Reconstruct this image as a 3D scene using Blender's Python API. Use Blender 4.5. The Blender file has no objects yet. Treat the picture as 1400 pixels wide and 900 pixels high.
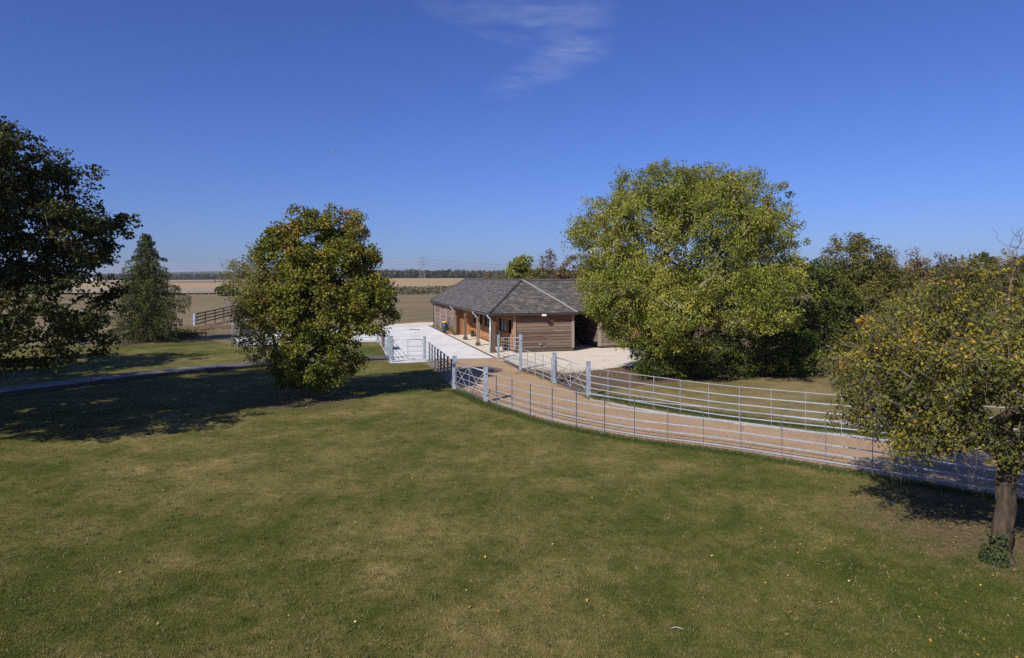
import bpy, math, random
import numpy as np
from mathutils import Vector, Matrix, noise as mnoise

R = math.radians
sc = bpy.context.scene
COL = sc.collection
CAM_H, FPX, HOR = 4.7, 933.33, 380.0

def P(px, py, z=0.0):
    """A point of the photograph (1400x900) on the ground at height z."""
    d = (CAM_H - z) * FPX / (py - HOR)
    return Vector(((px - 700.0) / FPX * d, d, z))

# ------------------------------------------------------------------ objects
def tag(o, label=None, cat=None, group=None, kind=None):
    if label: o['label'] = label
    if cat: o['category'] = cat
    if group: o['group'] = group
    if kind: o['kind'] = kind
    return o

def thing(name, label, cat, loc=(0, 0, 0), rotz=0.0, group=None):
    o = bpy.data.objects.new(name, None)
    o.empty_display_size = 0.3
    COL.objects.link(o)
    o.location = loc
    o.rotation_euler = (0, 0, rotz)
    return tag(o, label, cat, group)

def dup(root, loc, rotz, label, group=None):
    r = root.copy(); COL.objects.link(r)
    r.location = loc; r.rotation_euler = (0, 0, rotz)
    r['label'] = label
    if group: r['group'] = group
    for ch in list(root.children):
        c = ch.copy(); COL.objects.link(c); c.parent = r
        for g in ch.children:
            d = g.copy(); COL.objects.link(d); d.parent = c
    return r

class MB:
    """Collects faces, each with a tint (0..1), into ONE mesh object."""
    def __init__(s): s.v = []; s.f = []; s.t = []; s.uv = []
    def face(s, pts, tint=0.5, uv=None):
        i = len(s.v); s.v += [tuple(p) for p in pts]
        s.f.append(list(range(i, i + len(pts)))); s.t.append(tint)
        s.uv += uv if uv else [(0, 0)] * len(pts)
    def box(s, c, size, tint=0.5, m=None, bev=0.0):
        c = Vector(c); h = [x / 2 for x in size]
        pts = [Vector((sx * h[0], sy * h[1], sz * h[2])) for sz in (-1, 1) for sy in (-1, 1) for sx in (-1, 1)]
        if m: pts = [m @ p for p in pts]
        pts = [p + c for p in pts]
        for q in ((0, 2, 3, 1), (4, 5, 7, 6), (0, 1, 5, 4), (2, 6, 7, 3), (0, 4, 6, 2), (1, 3, 7, 5)):
            s.face([pts[k] for k in q], tint)
    def bar(s, a, b, w, h, tint=0.5, up=(0, 0, 1)):
        """A rectangular bar from a to b, w wide, h high."""
        a = Vector(a); b = Vector(b); d = b - a; L = d.length
        if L < 1e-6: return
        d /= L; u = Vector(up); x = d.cross(u)
        if x.length < 1e-3: x = d.cross(Vector((1, 0, 0)))
        x.normalize(); u = x.cross(d).normalized()
        m = Matrix((x, d, u)).transposed()
        s.box((a + b) / 2, (w, L, h), tint, m)
    def tube(s, pts, radii, n=6, tint=0.5, cap=True):
        pts = [Vector(p) for p in pts]
        if not hasattr(radii, '__len__'): radii = [radii] * len(pts)
        rings = []; ref = Vector((0.31, 0.17, 0.94))
        for i, p in enumerate(pts):
            d = (pts[min(i + 1, len(pts) - 1)] - pts[max(i - 1, 0)])
            if d.length < 1e-9: d = Vector((0, 0, 1))
            d.normalize()
            x = d.cross(ref)
            if x.length < 0.05: x = d.cross(Vector((1, 0, 0)))
            x.normalize(); y = d.cross(x)
            rings.append([p + (x * math.cos(2 * math.pi * k / n) + y * math.sin(2 * math.pi * k / n)) * radii[i] for k in range(n)])
        base = len(s.v)
        for r in rings: s.v += [tuple(p) for p in r]
        for i in range(len(pts) - 1):
            for k in range(n):
                a = base + i * n + k; b = base + i * n + (k + 1) % n
                s.f.append([a, b, b + n, a + n]); s.t.append(tint); s.uv += [(0, 0)] * 4
        if cap:
            s.f.append([base + k for k in range(n)][::-1]); s.t.append(tint); s.uv += [(0, 0)] * n
            e = base + (len(pts) - 1) * n
            s.f.append([e + k for k in range(n)]); s.t.append(tint); s.uv += [(0, 0)] * n
    def build(s, name, mat, parent=None, smooth=False, label=None):
        me = bpy.data.meshes.new(name)
        me.from_pydata(s.v, [], s.f)
        at = me.attributes.new('tint', 'FLOAT', 'FACE')
        at.data.foreach_set('value', np.array(s.t, dtype=np.float32))
        ul = me.uv_layers.new(name='UVMap')
        ul.data.foreach_set('uv', np.array(s.uv, dtype=np.float32).ravel())
        if smooth: me.polygons.foreach_set('use_smooth', [True] * len(me.polygons))
        me.materials.append(mat); me.update()
        o = bpy.data.objects.new(name, me); COL.objects.link(o)
        if parent: o.parent = parent
        if label: o['label'] = label
        return o

def np_mesh(name, verts, tris_per, loops, tint, mat, parent=None, nper=3):
    """Fast mesh of equal polygons: loops is an (nf, nper) index array."""
    me = bpy.data.meshes.new(name)
    nf = len(loops)
    me.vertices.add(len(verts)); me.vertices.foreach_set('co', np.asarray(verts, dtype=np.float32).ravel())
    me.loops.add(nf * nper); me.loops.foreach_set('vertex_index', np.asarray(loops, dtype=np.int32).ravel())
    me.polygons.add(nf)
    me.polygons.foreach_set('loop_start', np.arange(0, nf * nper, nper, dtype=np.int32))
    me.polygons.foreach_set('loop_total', np.full(nf, nper, dtype=np.int32))
    at = me.attributes.new('tint', 'FLOAT', 'FACE')
    at.data.foreach_set('value', np.asarray(tint, dtype=np.float32))
    me.materials.append(mat); me.update(calc_edges=True)
    o = bpy.data.objects.new(name, me); COL.objects.link(o)
    if parent: o.parent = parent
    return o

# ---------------------------------------------------------------- materials
class N:
    """Small node-tree writer."""
    def __init__(s, name):
        s.m = bpy.data.materials.new(name); s.m.use_nodes = True
        s.t = s.m.node_tree; s.t.nodes.clear()
        s.out = s.t.nodes.new('ShaderNodeOutputMaterial')
    def n(s, typ, **kw):
        nd = s.t.nodes.new(typ)
        for k, v in kw.items(): setattr(nd, k, v)
        return nd
    def l(s, a, b): s.t.links.new(a, b)
    def coord(s, scale=(1, 1, 1), kind='Object', rot=(0, 0, 0)):
        c = s.n('ShaderNodeTexCoord'); m = s.n('ShaderNodeMapping')
        m.inputs['Scale'].default_value = scale; m.inputs['Rotation'].default_value = rot
        s.l(c.outputs[kind], m.inputs['Vector']); return m.outputs[0]
    def noise(s, vec, scale=1, detail=4, rough=0.55, dist=0.0):
        t = s.n('ShaderNodeTexNoise')
        t.inputs['Scale'].default_value = scale; t.inputs['Detail'].default_value = detail
        t.inputs['Roughness'].default_value = rough; t.inputs['Distortion'].default_value = dist
        if vec is not None: s.l(vec, t.inputs['Vector'])
        return t.outputs['Fac']
    def ramp(s, fac, stops, interp='LINEAR'):
        r = s.n('ShaderNodeValToRGB'); e = r.color_ramp.elements; r.color_ramp.interpolation = interp
        while len(e) < len(stops): e.new(0.5)
        for i, (p, c) in enumerate(stops):
            e[i].position = p
            e[i].color = (c, c, c, 1) if not hasattr(c, '__len__') else (*c[:3], 1)
        s.l(fac, r.inputs[0]); return r.outputs[0]
    def attr(s, name='tint'):
        a = s.n('ShaderNodeAttribute', attribute_name=name); return a.outputs['Fac']
    def mix(s, fac, a, b, mode='MIX'):
        m = s.n('ShaderNodeMix', data_type='RGBA', blend_type=mode)
        for sock, v in ((m.inputs['Factor'], fac), (m.inputs['A'], a), (m.inputs['B'], b)):
            if hasattr(v, 'links'): s.l(v, sock)
            elif hasattr(v, '__len__'): sock.default_value = (*v[:3], 1)
            else: sock.default_value = v
        return m.outputs['Result']
    def math(s, op, a, b=0.0, clamp=False):
        m = s.n('ShaderNodeMath', operation=op, use_clamp=clamp)
        for i, v in enumerate((a, b)):
            if hasattr(v, 'links'): s.l(v, m.inputs[i])
            else: m.inputs[i].default_value = v
        return m.outputs[0]
    def maprange(s, v, a, b, c=0.0, d=1.0):
        m = s.n('ShaderNodeMapRange'); s.l(v, m.inputs[0])
        for i, x in enumerate((a, b, c, d)): m.inputs[1 + i].default_value = x
        return m.outputs[0]
    def sep(s, vec):
        x = s.n('ShaderNodeSeparateXYZ'); s.l(vec, x.inputs[0]); return x.outputs
    def bump(s, h, strength=0.3, dist=0.02):
        b = s.n('ShaderNodeBump'); b.inputs['Strength'].default_value = strength
        b.inputs['Distance'].default_value = dist; s.l(h, b.inputs['Height']); return b.outputs[0]
    def surf(s, col, rough=0.8, spec=0.3, metal=0.0, normal=None):
        p = s.n('ShaderNodeBsdfPrincipled')
        for k, v in (('Base Color', col), ('Roughness', rough), ('Metallic', metal), ('Specular IOR Level', spec)):
            if hasattr(v, 'links'): s.l(v, p.inputs[k])
            elif hasattr(v, '__len__'): p.inputs[k].default_value = (*v[:3], 1)
            else: p.inputs[k].default_value = v
        if normal is not None: s.l(normal, p.inputs['Normal'])
        s.l(p.outputs[0], s.out.inputs[0]); return p

def m_leaf(name, stops, trans=0.3, rough=0.55, spec=0.25):
    w = N(name)
    col = w.ramp(w.attr(), stops)
    p = w.surf(col, rough, spec)
    tr = w.n('ShaderNodeBsdfTranslucent')
    w.l(w.mix(1.0, col, (1.25, 1.2, 0.6), 'MULTIPLY'), tr.inputs['Color'])
    mx = w.n('ShaderNodeMixShader'); mx.inputs[0].default_value = trans
    w.l(p.outputs[0], mx.inputs[1]); w.l(tr.outputs[0], mx.inputs[2]); w.l(mx.outputs[0], w.out.inputs[0])
    return w.m

def m_plain(name, a, b, scale=3.0, rough=0.7, spec=0.3, metal=0.0, bump=0.0, stretch=(1, 1, 1)):
    w = N(name); v = w.coord(stretch)
    f = w.noise(v, scale, 6, 0.6)
    col = w.mix(w.ramp(f, [(0.3, 0), (0.7, 1)]), a, b)
    col = w.mix(w.maprange(w.attr(), 0, 1, -0.0, 1.0), w.mix(1, col, (0.78, 0.78, 0.78), 'MULTIPLY'), w.mix(1, col, (1.22, 1.22, 1.22), 'MULTIPLY'))
    nm = w.bump(w.noise(v, scale * 8, 6, 0.7), bump, 0.02) if bump else None
    w.surf(col, rough, spec, metal, nm); return w.m

def m_wood(name, light, dark, weathered, vertical=False, z0=0.9, z1=2.2, wmax=1.0):
    """Sawn oak: warm where the eaves keep the rain off, silvered lower down."""
    w = N(name)
    v = w.coord((22, 22, 1.3) if vertical else (1.3, 1.3, 26))
    g = w.noise(v, 1.0, 8, 0.65, 0.3)
    big = w.noise(w.coord(), 1.7, 4)
    tint = w.attr()
    col = w.mix(w.ramp(g, [(0.28, 0), (0.72, 1)]), dark, light)
    z = w.sep(w.coord())[2]
    fac = w.math('ADD', w.maprange(z, z0, z1, 1.0, 0.0), w.maprange(big, 0.3, 0.7, -0.35, 0.35))
    fac = w.math('ADD', fac, w.maprange(tint, 0, 1, -0.4, 0.4), True)
    fac = w.math('MULTIPLY', fac, wmax)
    col = w.mix(fac, col, w.mix(w.ramp(g, [(0.3, 0), (0.7, 1)]), [c * 0.55 for c in weathered], weathered))
    col = w.mix(w.maprange(tint, 0, 1, 0.0, 1.0), w.mix(1, col, (0.6, 0.58, 0.56), 'MULTIPLY'), w.mix(1, col, (1.3, 1.28, 1.24), 'MULTIPLY'))
    w.surf(col, 0.8, 0.2, 0, w.bump(g, 0.35, 0.01)); return w.m

M = {}
M['oak_wall'] = m_wood('oak_weatherboard', (0.27, 0.150, 0.085), (0.15, 0.078, 0.045), (0.23, 0.175, 0.148), z0=1.3, z1=2.3)
M['oak_warm'] = m_wood('oak_sheltered', (0.50, 0.25, 0.10), (0.33, 0.15, 0.055), (0.36, 0.23, 0.14), z0=-0.2, z1=0.8, wmax=0.6)
M['oak_vert'] = m_wood('oak_vertical', (0.42, 0.22, 0.10), (0.27, 0.125, 0.055), (0.34, 0.23, 0.15), True, -0.3, 0.7, 0.5)
M['oak_post'] = m_wood('oak_post', (0.30, 0.17, 0.09), (0.16, 0.09, 0.05), (0.25, 0.19, 0.15), True, 1.2, 2.4, 0.8)
M['oak_grey'] = m_wood('oak_grey', (0.26, 0.18, 0.12), (0.14, 0.09, 0.06), (0.33, 0.27, 0.23), True, 2.0, 3.2)
M['old_timber'] = m_plain('old_timber', (0.07, 0.055, 0.045), (0.15, 0.12, 0.095), 4, 0.85, 0.2, 0, 0.3, (1, 1, 4))
M['galv'] = m_plain('galvanised_steel', (0.20, 0.235, 0.28), (0.36, 0.42, 0.49), 7, 0.5, 0.5, 0.3, 0, (1, 1, 0.3))
M['galv_bar'] = m_plain('galvanised_bar', (0.36, 0.39, 0.44), (0.52, 0.55, 0.60), 6, 0.48, 0.5, 0.4)
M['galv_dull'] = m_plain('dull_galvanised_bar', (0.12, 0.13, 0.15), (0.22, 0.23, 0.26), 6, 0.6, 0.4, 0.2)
M['iron'] = m_plain('dark_cast_iron', (0.02, 0.021, 0.024), (0.045, 0.045, 0.05), 6, 0.55, 0.4)
M['gutter'] = m_plain('grey_gutter', (0.06, 0.062, 0.07), (0.10, 0.10, 0.11), 6, 0.45, 0.5)
M['zinc'] = m_plain('zinc_pipe', (0.42, 0.47, 0.54), (0.56, 0.61, 0.68), 5, 0.4, 0.5, 0.3)
M['lead'] = m_plain('pale_lead', (0.24, 0.225, 0.215), (0.36, 0.34, 0.325), 7, 0.55, 0.4)
M['ridge'] = m_plain('ridge_tile', (0.055, 0.05, 0.052), (0.10, 0.09, 0.09), 6, 0.85, 0.2, 0, 0.3)
M['white'] = m_plain('white_plastic', (0.72, 0.73, 0.75), (0.82, 0.82, 0.82), 4, 0.4, 0.4)
M['yellow'] = m_plain('yellow_plastic', (0.72, 0.50, 0.02), (0.80, 0.58, 0.04), 4, 0.4, 0.4)
M['navy'] = m_plain('navy_plastic', (0.02, 0.03, 0.07), (0.035, 0.045, 0.09), 4, 0.5, 0.4)
M['blue'] = m_plain('bright_blue_plastic', (0.03, 0.12, 0.30), (0.05, 0.17, 0.38), 4, 0.4, 0.4)
M['teal'] = m_plain('teal_plastic', (0.02, 0.07, 0.12), (0.03, 0.10, 0.16), 4, 0.5, 0.3)
M['terracotta'] = m_plain('terracotta', (0.30, 0.12, 0.06), (0.38, 0.17, 0.09), 5, 0.85, 0.2)
M['render'] = m_plain('white_render', (0.68, 0.67, 0.63), (0.78, 0.77, 0.74), 1.5, 0.85, 0.2)
M['brick'] = m_plain('dark_brick_plinth', (0.07, 0.05, 0.042), (0.13, 0.10, 0.085), 9, 0.9, 0.2, 0, 0.5)
M['steel_far'] = m_plain('lattice_steel', (0.20, 0.22, 0.24), (0.28, 0.30, 0.32), 0.2, 0.6, 0.3)
M['bark'] = m_plain('bark', (0.11, 0.085, 0.062), (0.21, 0.17, 0.135), 7, 0.95, 0.1, 0, 0.8, (1, 1, 0.25))
M['bark_pale'] = m_plain('pale_bark', (0.20, 0.175, 0.14), (0.36, 0.33, 0.28), 7, 0.95, 0.1, 0, 0.6, (1, 1, 0.3))
M['bark_apple'] = m_plain('apple_bark', (0.028, 0.021, 0.015), (0.135, 0.098, 0.070), 13, 0.95, 0.1, 0, 1.0, (1, 1, 0.22))
M['bark_twig'] = m_plain('twig_bark', (0.10, 0.085, 0.068), (0.19, 0.165, 0.14), 7, 0.95, 0.1)
w = N('dark_glass'); w.surf((0.012, 0.013, 0.015), 0.25, 0.25); M['glass'] = w.m
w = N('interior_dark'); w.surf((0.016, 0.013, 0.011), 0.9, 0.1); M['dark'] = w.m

# slate roof: every slate its own tone
w = N('roof_slate')
br = w.n('ShaderNodeTexBrick', offset=0.5)
br.inputs['Color1'].default_value = (0.0, 0.0, 0.0, 1); br.inputs['Color2'].default_value = (1, 1, 1, 1)
br.inputs['Mortar'].default_value = (0.5, 0.5, 0.5, 1)
br.inputs['Scale'].default_value = 1.0; br.inputs['Brick Width'].default_value = 0.26
br.inputs['Row Height'].default_value = 0.1975; br.inputs['Mortar Size'].default_value = 0.006
br.inputs['Bias'].default_value = 0.0
uvn = w.n('ShaderNodeUVMap'); w.l(uvn.outputs[0], br.inputs['Vector'])
lum = w.n('ShaderNodeRGBToBW'); w.l(br.outputs['Color'], lum.inputs[0])
mm = w.n('ShaderNodeMapping'); mm.inputs['Scale'].default_value = (0.9, 2.5, 1); w.l(uvn.outputs[0], mm.inputs[0])
blot = w.noise(mm.outputs[0], 1.4, 6, 0.65)
lich = w.noise(mm.outputs[0], 9, 5, 0.7)
f = w.math('ADD', w.math('MULTIPLY', lum.outputs[0], 0.55), w.math('MULTIPLY', w.maprange(blot, 0.3, 0.7), 0.45))
col = w.ramp(f, [(0.0, (0.052, 0.044, 0.040)), (0.4, (0.100, 0.086, 0.078)), (0.7, (0.150, 0.132, 0.118)), (1.0, (0.25, 0.225, 0.20))])
col = w.mix(w.ramp(lich, [(0.60, 0), (0.75, 0.55)]), col, (0.27, 0.25, 0.23))
col = w.mix(w.math('MULTIPLY', br.outputs['Fac'], 0.8), col, (0.02, 0.018, 0.018))
w.surf(col, 0.75, 0.25, 0, w.bump(lich, 0.35, 0.02)); M['slate'] = w.m

# ----------------------------------------------------------- ground materials
def lawn_colour(w, extra=None, dry=0.0):
    v = w.coord()
    big = w.noise(v, 0.16, 5, 0.55, 0.4)
    mid = w.noise(v, 0.75, 6, 0.62, 0.3)
    fine = w.noise(v, 7.0, 6, 0.7)
    grain = w.noise(v, 46.0, 4, 0.75)
    f = w.math('ADD', w.math('MULTIPLY', big, 0.75), w.math('MULTIPLY', mid, 0.60))
    clump = w.noise(w.coord((1, 0.8, 1), rot=(0, 0, R(20))), 2.6, 6, 0.68, 0.4)
    f = w.math('ADD', f, w.math('MULTIPLY', clump, 0.45)); f = w.math('ADD', f, w.math('MULTIPLY', fine, 0.35))
    f = w.maprange(f, 0.82, 1.35)
    if extra is not None: f = w.math('ADD', f, extra)
    f = w.math('ADD', f, dry)
    col = w.ramp(f, [(0.0, (0.042, 0.063, 0.009)), (0.28, (0.081, 0.093, 0.016)), (0.50, (0.132, 0.120, 0.032)),
                     (0.75, (0.205, 0.168, 0.055)), (1.0, (0.33, 0.26, 0.115))])
    pos = w.coord()
    def near(p, r0, r1):
        d = w.n('ShaderNodeVectorMath', operation='DISTANCE'); w.l(pos, d.inputs[0]); d.inputs[1].default_value = p
        return w.maprange(d.outputs['Value'], r0, r1, 1.0, 0.0)
    bare = w.math('MAXIMUM', near((P(1385, 740).x, P(1385, 740).y + .6, 0), 0.3, 3.8), near((P(404, 548).x + .3, P(404, 548).y, 0), 0.5, 3.2))
    bare = w.ramp(w.math('ADD', w.math('ADD', w.math('MULTIPLY', bare, 0.62), w.math('MULTIPLY', mid, 0.45)), w.math('MULTIPLY', clump, 0.5)), [(0.62, 0.0), (0.98, 0.8)])
    col = w.mix(bare, col, w.ramp(fine, [(0.3, (0.085, 0.060, 0.036)), (0.7, (0.19, 0.14, 0.085))]))
    col = w.mix(w.ramp(grain, [(0.30, 0.62), (0.5, 0.0)]), col, w.mix(1, col, (0.48, 0.52, 0.42), 'MULTIPLY'))
    col = w.mix(w.ramp(grain, [(0.52, 0.0), (0.72, 0.75)]), col, w.mix(1, col, (1.75, 1.6, 1.5), 'MULTIPLY'))
    return col, fine, grain

w = N('lawn_turf'); c, fi, gr = lawn_colour(w)
w.surf(c, 0.95, 0.1, 0, w.bump(gr, 0.7, 0.03)); M['lawn'] = w.m
w = N('dry_turf'); c, fi, gr = lawn_colour(w, None, 0.34)
c = w.mix(0.4, c, (0.150, 0.112, 0.062))
w.surf(c, 0.95, 0.1, 0, w.bump(gr, 0.7, 0.03)); M['dry_turf'] = w.m
w = N('lawn_blades'); c, fi, gr = lawn_colour(w, w.maprange(w.attr(), 0, 1, -0.25, 0.42))
w.surf(c, 0.8, 0.15); M['blades'] = w.m
M['verge'] = m_leaf('verge_grass', [(0, (0.04, 0.07, 0.012)), (0.5, (0.07, 0.10, 0.02)), (1, (0.16, 0.15, 0.06))], 0.2)
M['straw'] = m_leaf('straw_grass', [(0, (0.16, 0.11, 0.06)), (0.5, (0.27, 0.19, 0.11)), (1, (0.38, 0.28, 0.17))], 0.15)

# dry pasture over the whole ground sheet, with old mowing lines
w = N('pasture'); v = w.coord()
b = w.noise(v, 0.035, 5, 0.6, 0.5); m1 = w.noise(v, 0.35, 7, 0.65); g = w.noise(v, 6, 6, 0.75)
wv = w.n('ShaderNodeTexWave', wave_type='BANDS', bands_direction='X')
wv.inputs['Scale'].default_value = 0.085; wv.inputs['Distortion'].default_value = 5.0
wv.inputs['Detail'].default_value = 3; wv.inputs['Detail Scale'].default_value = 0.25
w.l(w.coord((1, 0.45, 1), rot=(0, 0, R(52))), wv.inputs[0])
f = w.math('ADD', w.math('MULTIPLY', b, 0.6), w.math('MULTIPLY', m1, 0.55))
f = w.math('ADD', f, w.math('MULTIPLY', wv.outputs['Fac'], 0.13))
f = w.maprange(f, 0.40, 0.90)
col = w.ramp(f, [(0.0, (0.135, 0.118, 0.052)), (0.4, (0.195, 0.152, 0.080)), (0.7, (0.245, 0.185, 0.105)), (1.0, (0.30, 0.23, 0.14))])
col = w.mix(w.ramp(g, [(0.32, 0.6), (0.5, 0.0)]), col, w.mix(1, col, (0.5, 0.5, 0.45), 'MULTIPLY'))
w.surf(col, 0.95, 0.1, 0, w.bump(g, 0.6, 0.05)); M['pasture'] = w.m

w = N('stubble'); v = w.coord((0.06, 1, 1))
f = w.noise(v, 0.035, 5, 0.6); f2 = w.noise(w.coord(), 0.5, 6, 0.7)
col = w.ramp(w.math('ADD', w.math('MULTIPLY', f, 0.75), w.math('MULTIPLY', f2, 0.25)),
             [(0.36, (0.31, 0.20, 0.095)), (0.5, (0.38, 0.265, 0.135)), (0.62, (0.46, 0.35, 0.20))])
w.surf(col, 0.95, 0.1); M['stubble'] = w.m

def m_gravel(name, stops, s1=0.8, s2=34, stone=(0.5, 0.45, 0.4), stf=0.5):
    w = N(name); v = w.coord()
    f = w.noise(v, s1, 6, 0.6); g = w.noise(v, s2, 4, 0.8)
    vor = w.n('ShaderNodeTexVoronoi'); vor.inputs['Scale'].default_value = s2; w.l(v, vor.inputs['Vector'])
    col = w.ramp(w.math('ADD', w.math('MULTIPLY', f, 0.6), w.math('MULTIPLY', g, 0.4)), stops)
    bw = w.n('ShaderNodeRGBToBW'); w.l(vor.outputs['Color'], bw.inputs[0])
    col = w.mix(w.ramp(bw.outputs[0], [(0.62, 0), (0.8, stf)]), col, stone)
    col = w.mix(w.ramp(g, [(0.30, 0.55), (0.46, 0)]), col, w.mix(1, col, (0.5, 0.47, 0.45), 'MULTIPLY'))
    w.surf(col, 0.95, 0.1, 0, w.bump(g, 0.8, 0.03)); return w.m
M['track'] = m_gravel('hoggin_track', [(0.3, (0.315, 0.20, 0.110)), (0.5, (0.41, 0.272, 0.157)), (0.7, (0.485, 0.345, 0.220))], 0.7, 30, (0.58, 0.45, 0.31), 0.5)
M['apron'] = m_gravel('cream_gravel', [(0.3, (0.56, 0.46, 0.34)), (0.5, (0.70, 0.61, 0.48)), (0.7, (0.76, 0.69, 0.57))], 0.7, 26, (0.72, 0.66, 0.55), 0.6)
M['edge_stone'] = m_gravel('white_stone_edge', [(0.3, (0.36, 0.31, 0.25)), (0.5, (0.50, 0.46, 0.40)), (0.7, (0.62, 0.58, 0.53))], 2, 30, (0.72, 0.70, 0.66), 0.7)
M['soil'] = m_gravel('bare_soil', [(0.3, (0.085, 0.058, 0.038)), (0.5, (0.135, 0.095, 0.064)), (0.7, (0.20, 0.15, 0.10))], 1.2, 22, (0.24, 0.18, 0.12), 0.4)
M['litter'] = m_gravel('leaf_litter_soil', [(0.3, (0.10, 0.075, 0.045)), (0.5, (0.16, 0.12, 0.075)), (0.7, (0.22, 0.17, 0.11))], 1.2, 22, (0.26, 0.19, 0.11), 0.4)

w = N('yard_concrete'); v = w.coord()
f = w.noise(v, 0.6, 7, 0.6); st = w.noise(w.coord((1.2, 0.15, 1), rot=(0, 0, R(-14.8))), 0.8, 5, 0.6)
col = w.ramp(w.math('ADD', w.math('MULTIPLY', f, 0.5), w.math('MULTIPLY', st, 0.5)), [(0.32, (0.57, 0.545, 0.51)), (0.5, (0.69, 0.67, 0.64)), (0.66, (0.77, 0.75, 0.72))])
stn = w.noise(v, 0.35, 6, 0.7, 1.0)
col = w.mix(w.ramp(stn, [(0.52, 0.0), (0.72, 0.45)]), col, w.mix(1, col, (0.70, 0.66, 0.60), 'MULTIPLY'))
xy = w.sep(w.coord(rot=(0, 0, R(-14.8))))
def joint(s, period, off):
    a = w.math('PINGPONG', w.math('ADD', s, off), period / 2)
    return w.math('LESS_THAN', a, 0.055)
j = w.math('MAXIMUM', joint(xy[1], 7.0, 1.5), joint(xy[0], 40.0, 9.0))
col = w.mix(w.math('MULTIPLY', j, 0.75), col, (0.16, 0.155, 0.15))
w.surf(col, 0.85, 0.25, 0, w.bump(w.noise(v, 20, 6, 0.7), 0.2, 0.01)); M['concrete'] = w.m

w = N('paving'); v = w.coord()
f = w.noise(v, 1.3, 6, 0.6)
col = w.ramp(f, [(0.3, (0.095, 0.088, 0.082)), (0.55, (0.145, 0.135, 0.125)), (0.75, (0.21, 0.198, 0.18))])
col = w.mix(w.attr(), w.mix(1, col, (0.8, 0.8, 0.82), 'MULTIPLY'), w.mix(1, col, (1.15, 1.15, 1.15), 'MULTIPLY'))
w.surf(col, 0.7, 0.35, 0, w.bump(w.noise(v, 14, 6, 0.7), 0.3, 0.01)); M['paving'] = w.m

# ------------------------------------------------------------------ terrain
def ground_z(x, y):
    """Flat round the yard, a gentle rise of the far fields towards the right."""
    d = math.hypot(x, y) if y > 0 else 0.0
    t = min(max((d - 190.0) / 760.0, 0.0), 1.0); t = t * t * (3 - 2 * t)
    a = x / max(y, 1.0)
    k = min(max((a + 0.55) / 0.40, 0.0), 1.0); k = k * k * (3 - 2 * k)
    return t * (0.9 + 3.0 * k)

ys = [-60, -20, 0, 8, 16, 24, 32, 40, 50, 60, 80, 110, 150, 190, 240, 300, 360, 430, 500, 580, 660, 740, 820, 900, 980, 1200, 1700, 2500, 4000, 7000]
fan = [-6, -3.5, -2.2, -1.5, -1.1, -0.85, -0.7, -0.6, -0.5, -0.42, -0.34, -0.27, -0.2, -0.13, -0.06, 0, 0.1, 0.25, 0.45, 0.7, 1.1, 1.6, 2.4, 4, 6]
mb = MB()
vs = [(a * (max(y, 0) + 40), y, ground_z(a * (max(y, 0) + 40), y)) for y in ys for a in fan]
nf = len(fan)
mb.v = vs
for i in range(len(ys) - 1):
    for k in range(nf - 1):
        mb.f.append([i * nf + k, i * nf + k + 1, (i + 1) * nf + k + 1, (i + 1) * nf + k]); mb.t.append(0.5); mb.uv += [(0, 0)] * 4
tag(mb.build('ground', M['pasture'], smooth=True), kind='structure')

def dense(poly, step=0.6, jitter=0.12, seed=1):
    """Resample a closed outline and give it an uneven edge."""
    rng = random.Random(seed); out = []
    n = len(poly)
    for i in range(n):
        a = Vector(poly[i]); b = Vector(poly[(i + 1) % n])
        k = max(1, int((b - a).length / step))
        for q in range(k):
            p = a.lerp(b, q / k)
            nn = mnoise.noise(Vector((p.x * 1.3, p.y * 1.3, seed * 7.1)))
            out.append((p.x + jitter * (nn * 1.4 + rng.uniform(-.4, .4)), p.y + jitter * (nn + rng.uniform(-.4, .4)), p.z))
    return out

import bmesh
def sheet(name, poly, mat, z, kind='structure', step=0.6, jitter=0.12, seed=1):
    pts = dense([Vector((p[0], p[1], 0)) for p in poly], step, jitter, seed)
    bm = bmesh.new()
    vv = [bm.verts.new((p[0], p[1], z)) for p in pts]
    f = bm.faces.new(vv)
    if f.normal.z < 0: f.normal_flip()
    bm.normal_update()
    if bm.faces[:][0].normal.z < 0: bmesh.ops.reverse_faces(bm, faces=bm.faces[:])
    bmesh.ops.triangulate(bm, faces=bm.faces[:])
    me = bpy.data.meshes.new(name); bm.to_mesh(me); bm.free()
    me.materials.append(mat)
    o = bpy.data.objects.new(name, me); COL.objects.link(o)
    return tag(o, kind=kind)

# the lawn before the track fence and, across the path, the green round the conifer
near_fence = [(663.5, 550), (678.6, 556), (700, 562.5), (725, 571), (755, 579), (788, 586.5), (826.5, 594), (867.5, 601), (913, 607),
              (961.5, 613), (1013, 620.5), (1069, 629.5), (1129, 639), (1193, 650), (1262, 662), (1335, 675), (1415, 688)]
NF = [P(*p) for p in near_fence]
far_fence = [(804.5, 542.2), (831.5, 547.5), (861.5, 553), (894, 558.5), (930.3, 565), (969, 571.3), (1011, 577), (1054.6, 582), (1101.7, 587), (1150.7, 592.5), (1203.5, 598.2), (1262, 604), (1330, 610.5), (1410, 617.5)]
FF = [P(*p) for p in far_fence]
lawn_poly = [Vector((-60, -15, 0)), Vector((60, -15, 0)), Vector((60, 6, 0)), Vector((26, 12.0, 0)), Vector((16, 13.0, 0))] + [p.copy() for p in reversed(NF)] + \
            [P(621, 532), P(583, 496), P(533, 498), P(519, 467), P(420, 471), P(325, 474), P(280, 463), P(200, 466), P(120, 470), P(0, 474), Vector((-60, 44, 0))]
sheet('lawn', lawn_poly, M['lawn'], 0.006, step=0.7, jitter=0.10, seed=3)
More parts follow.
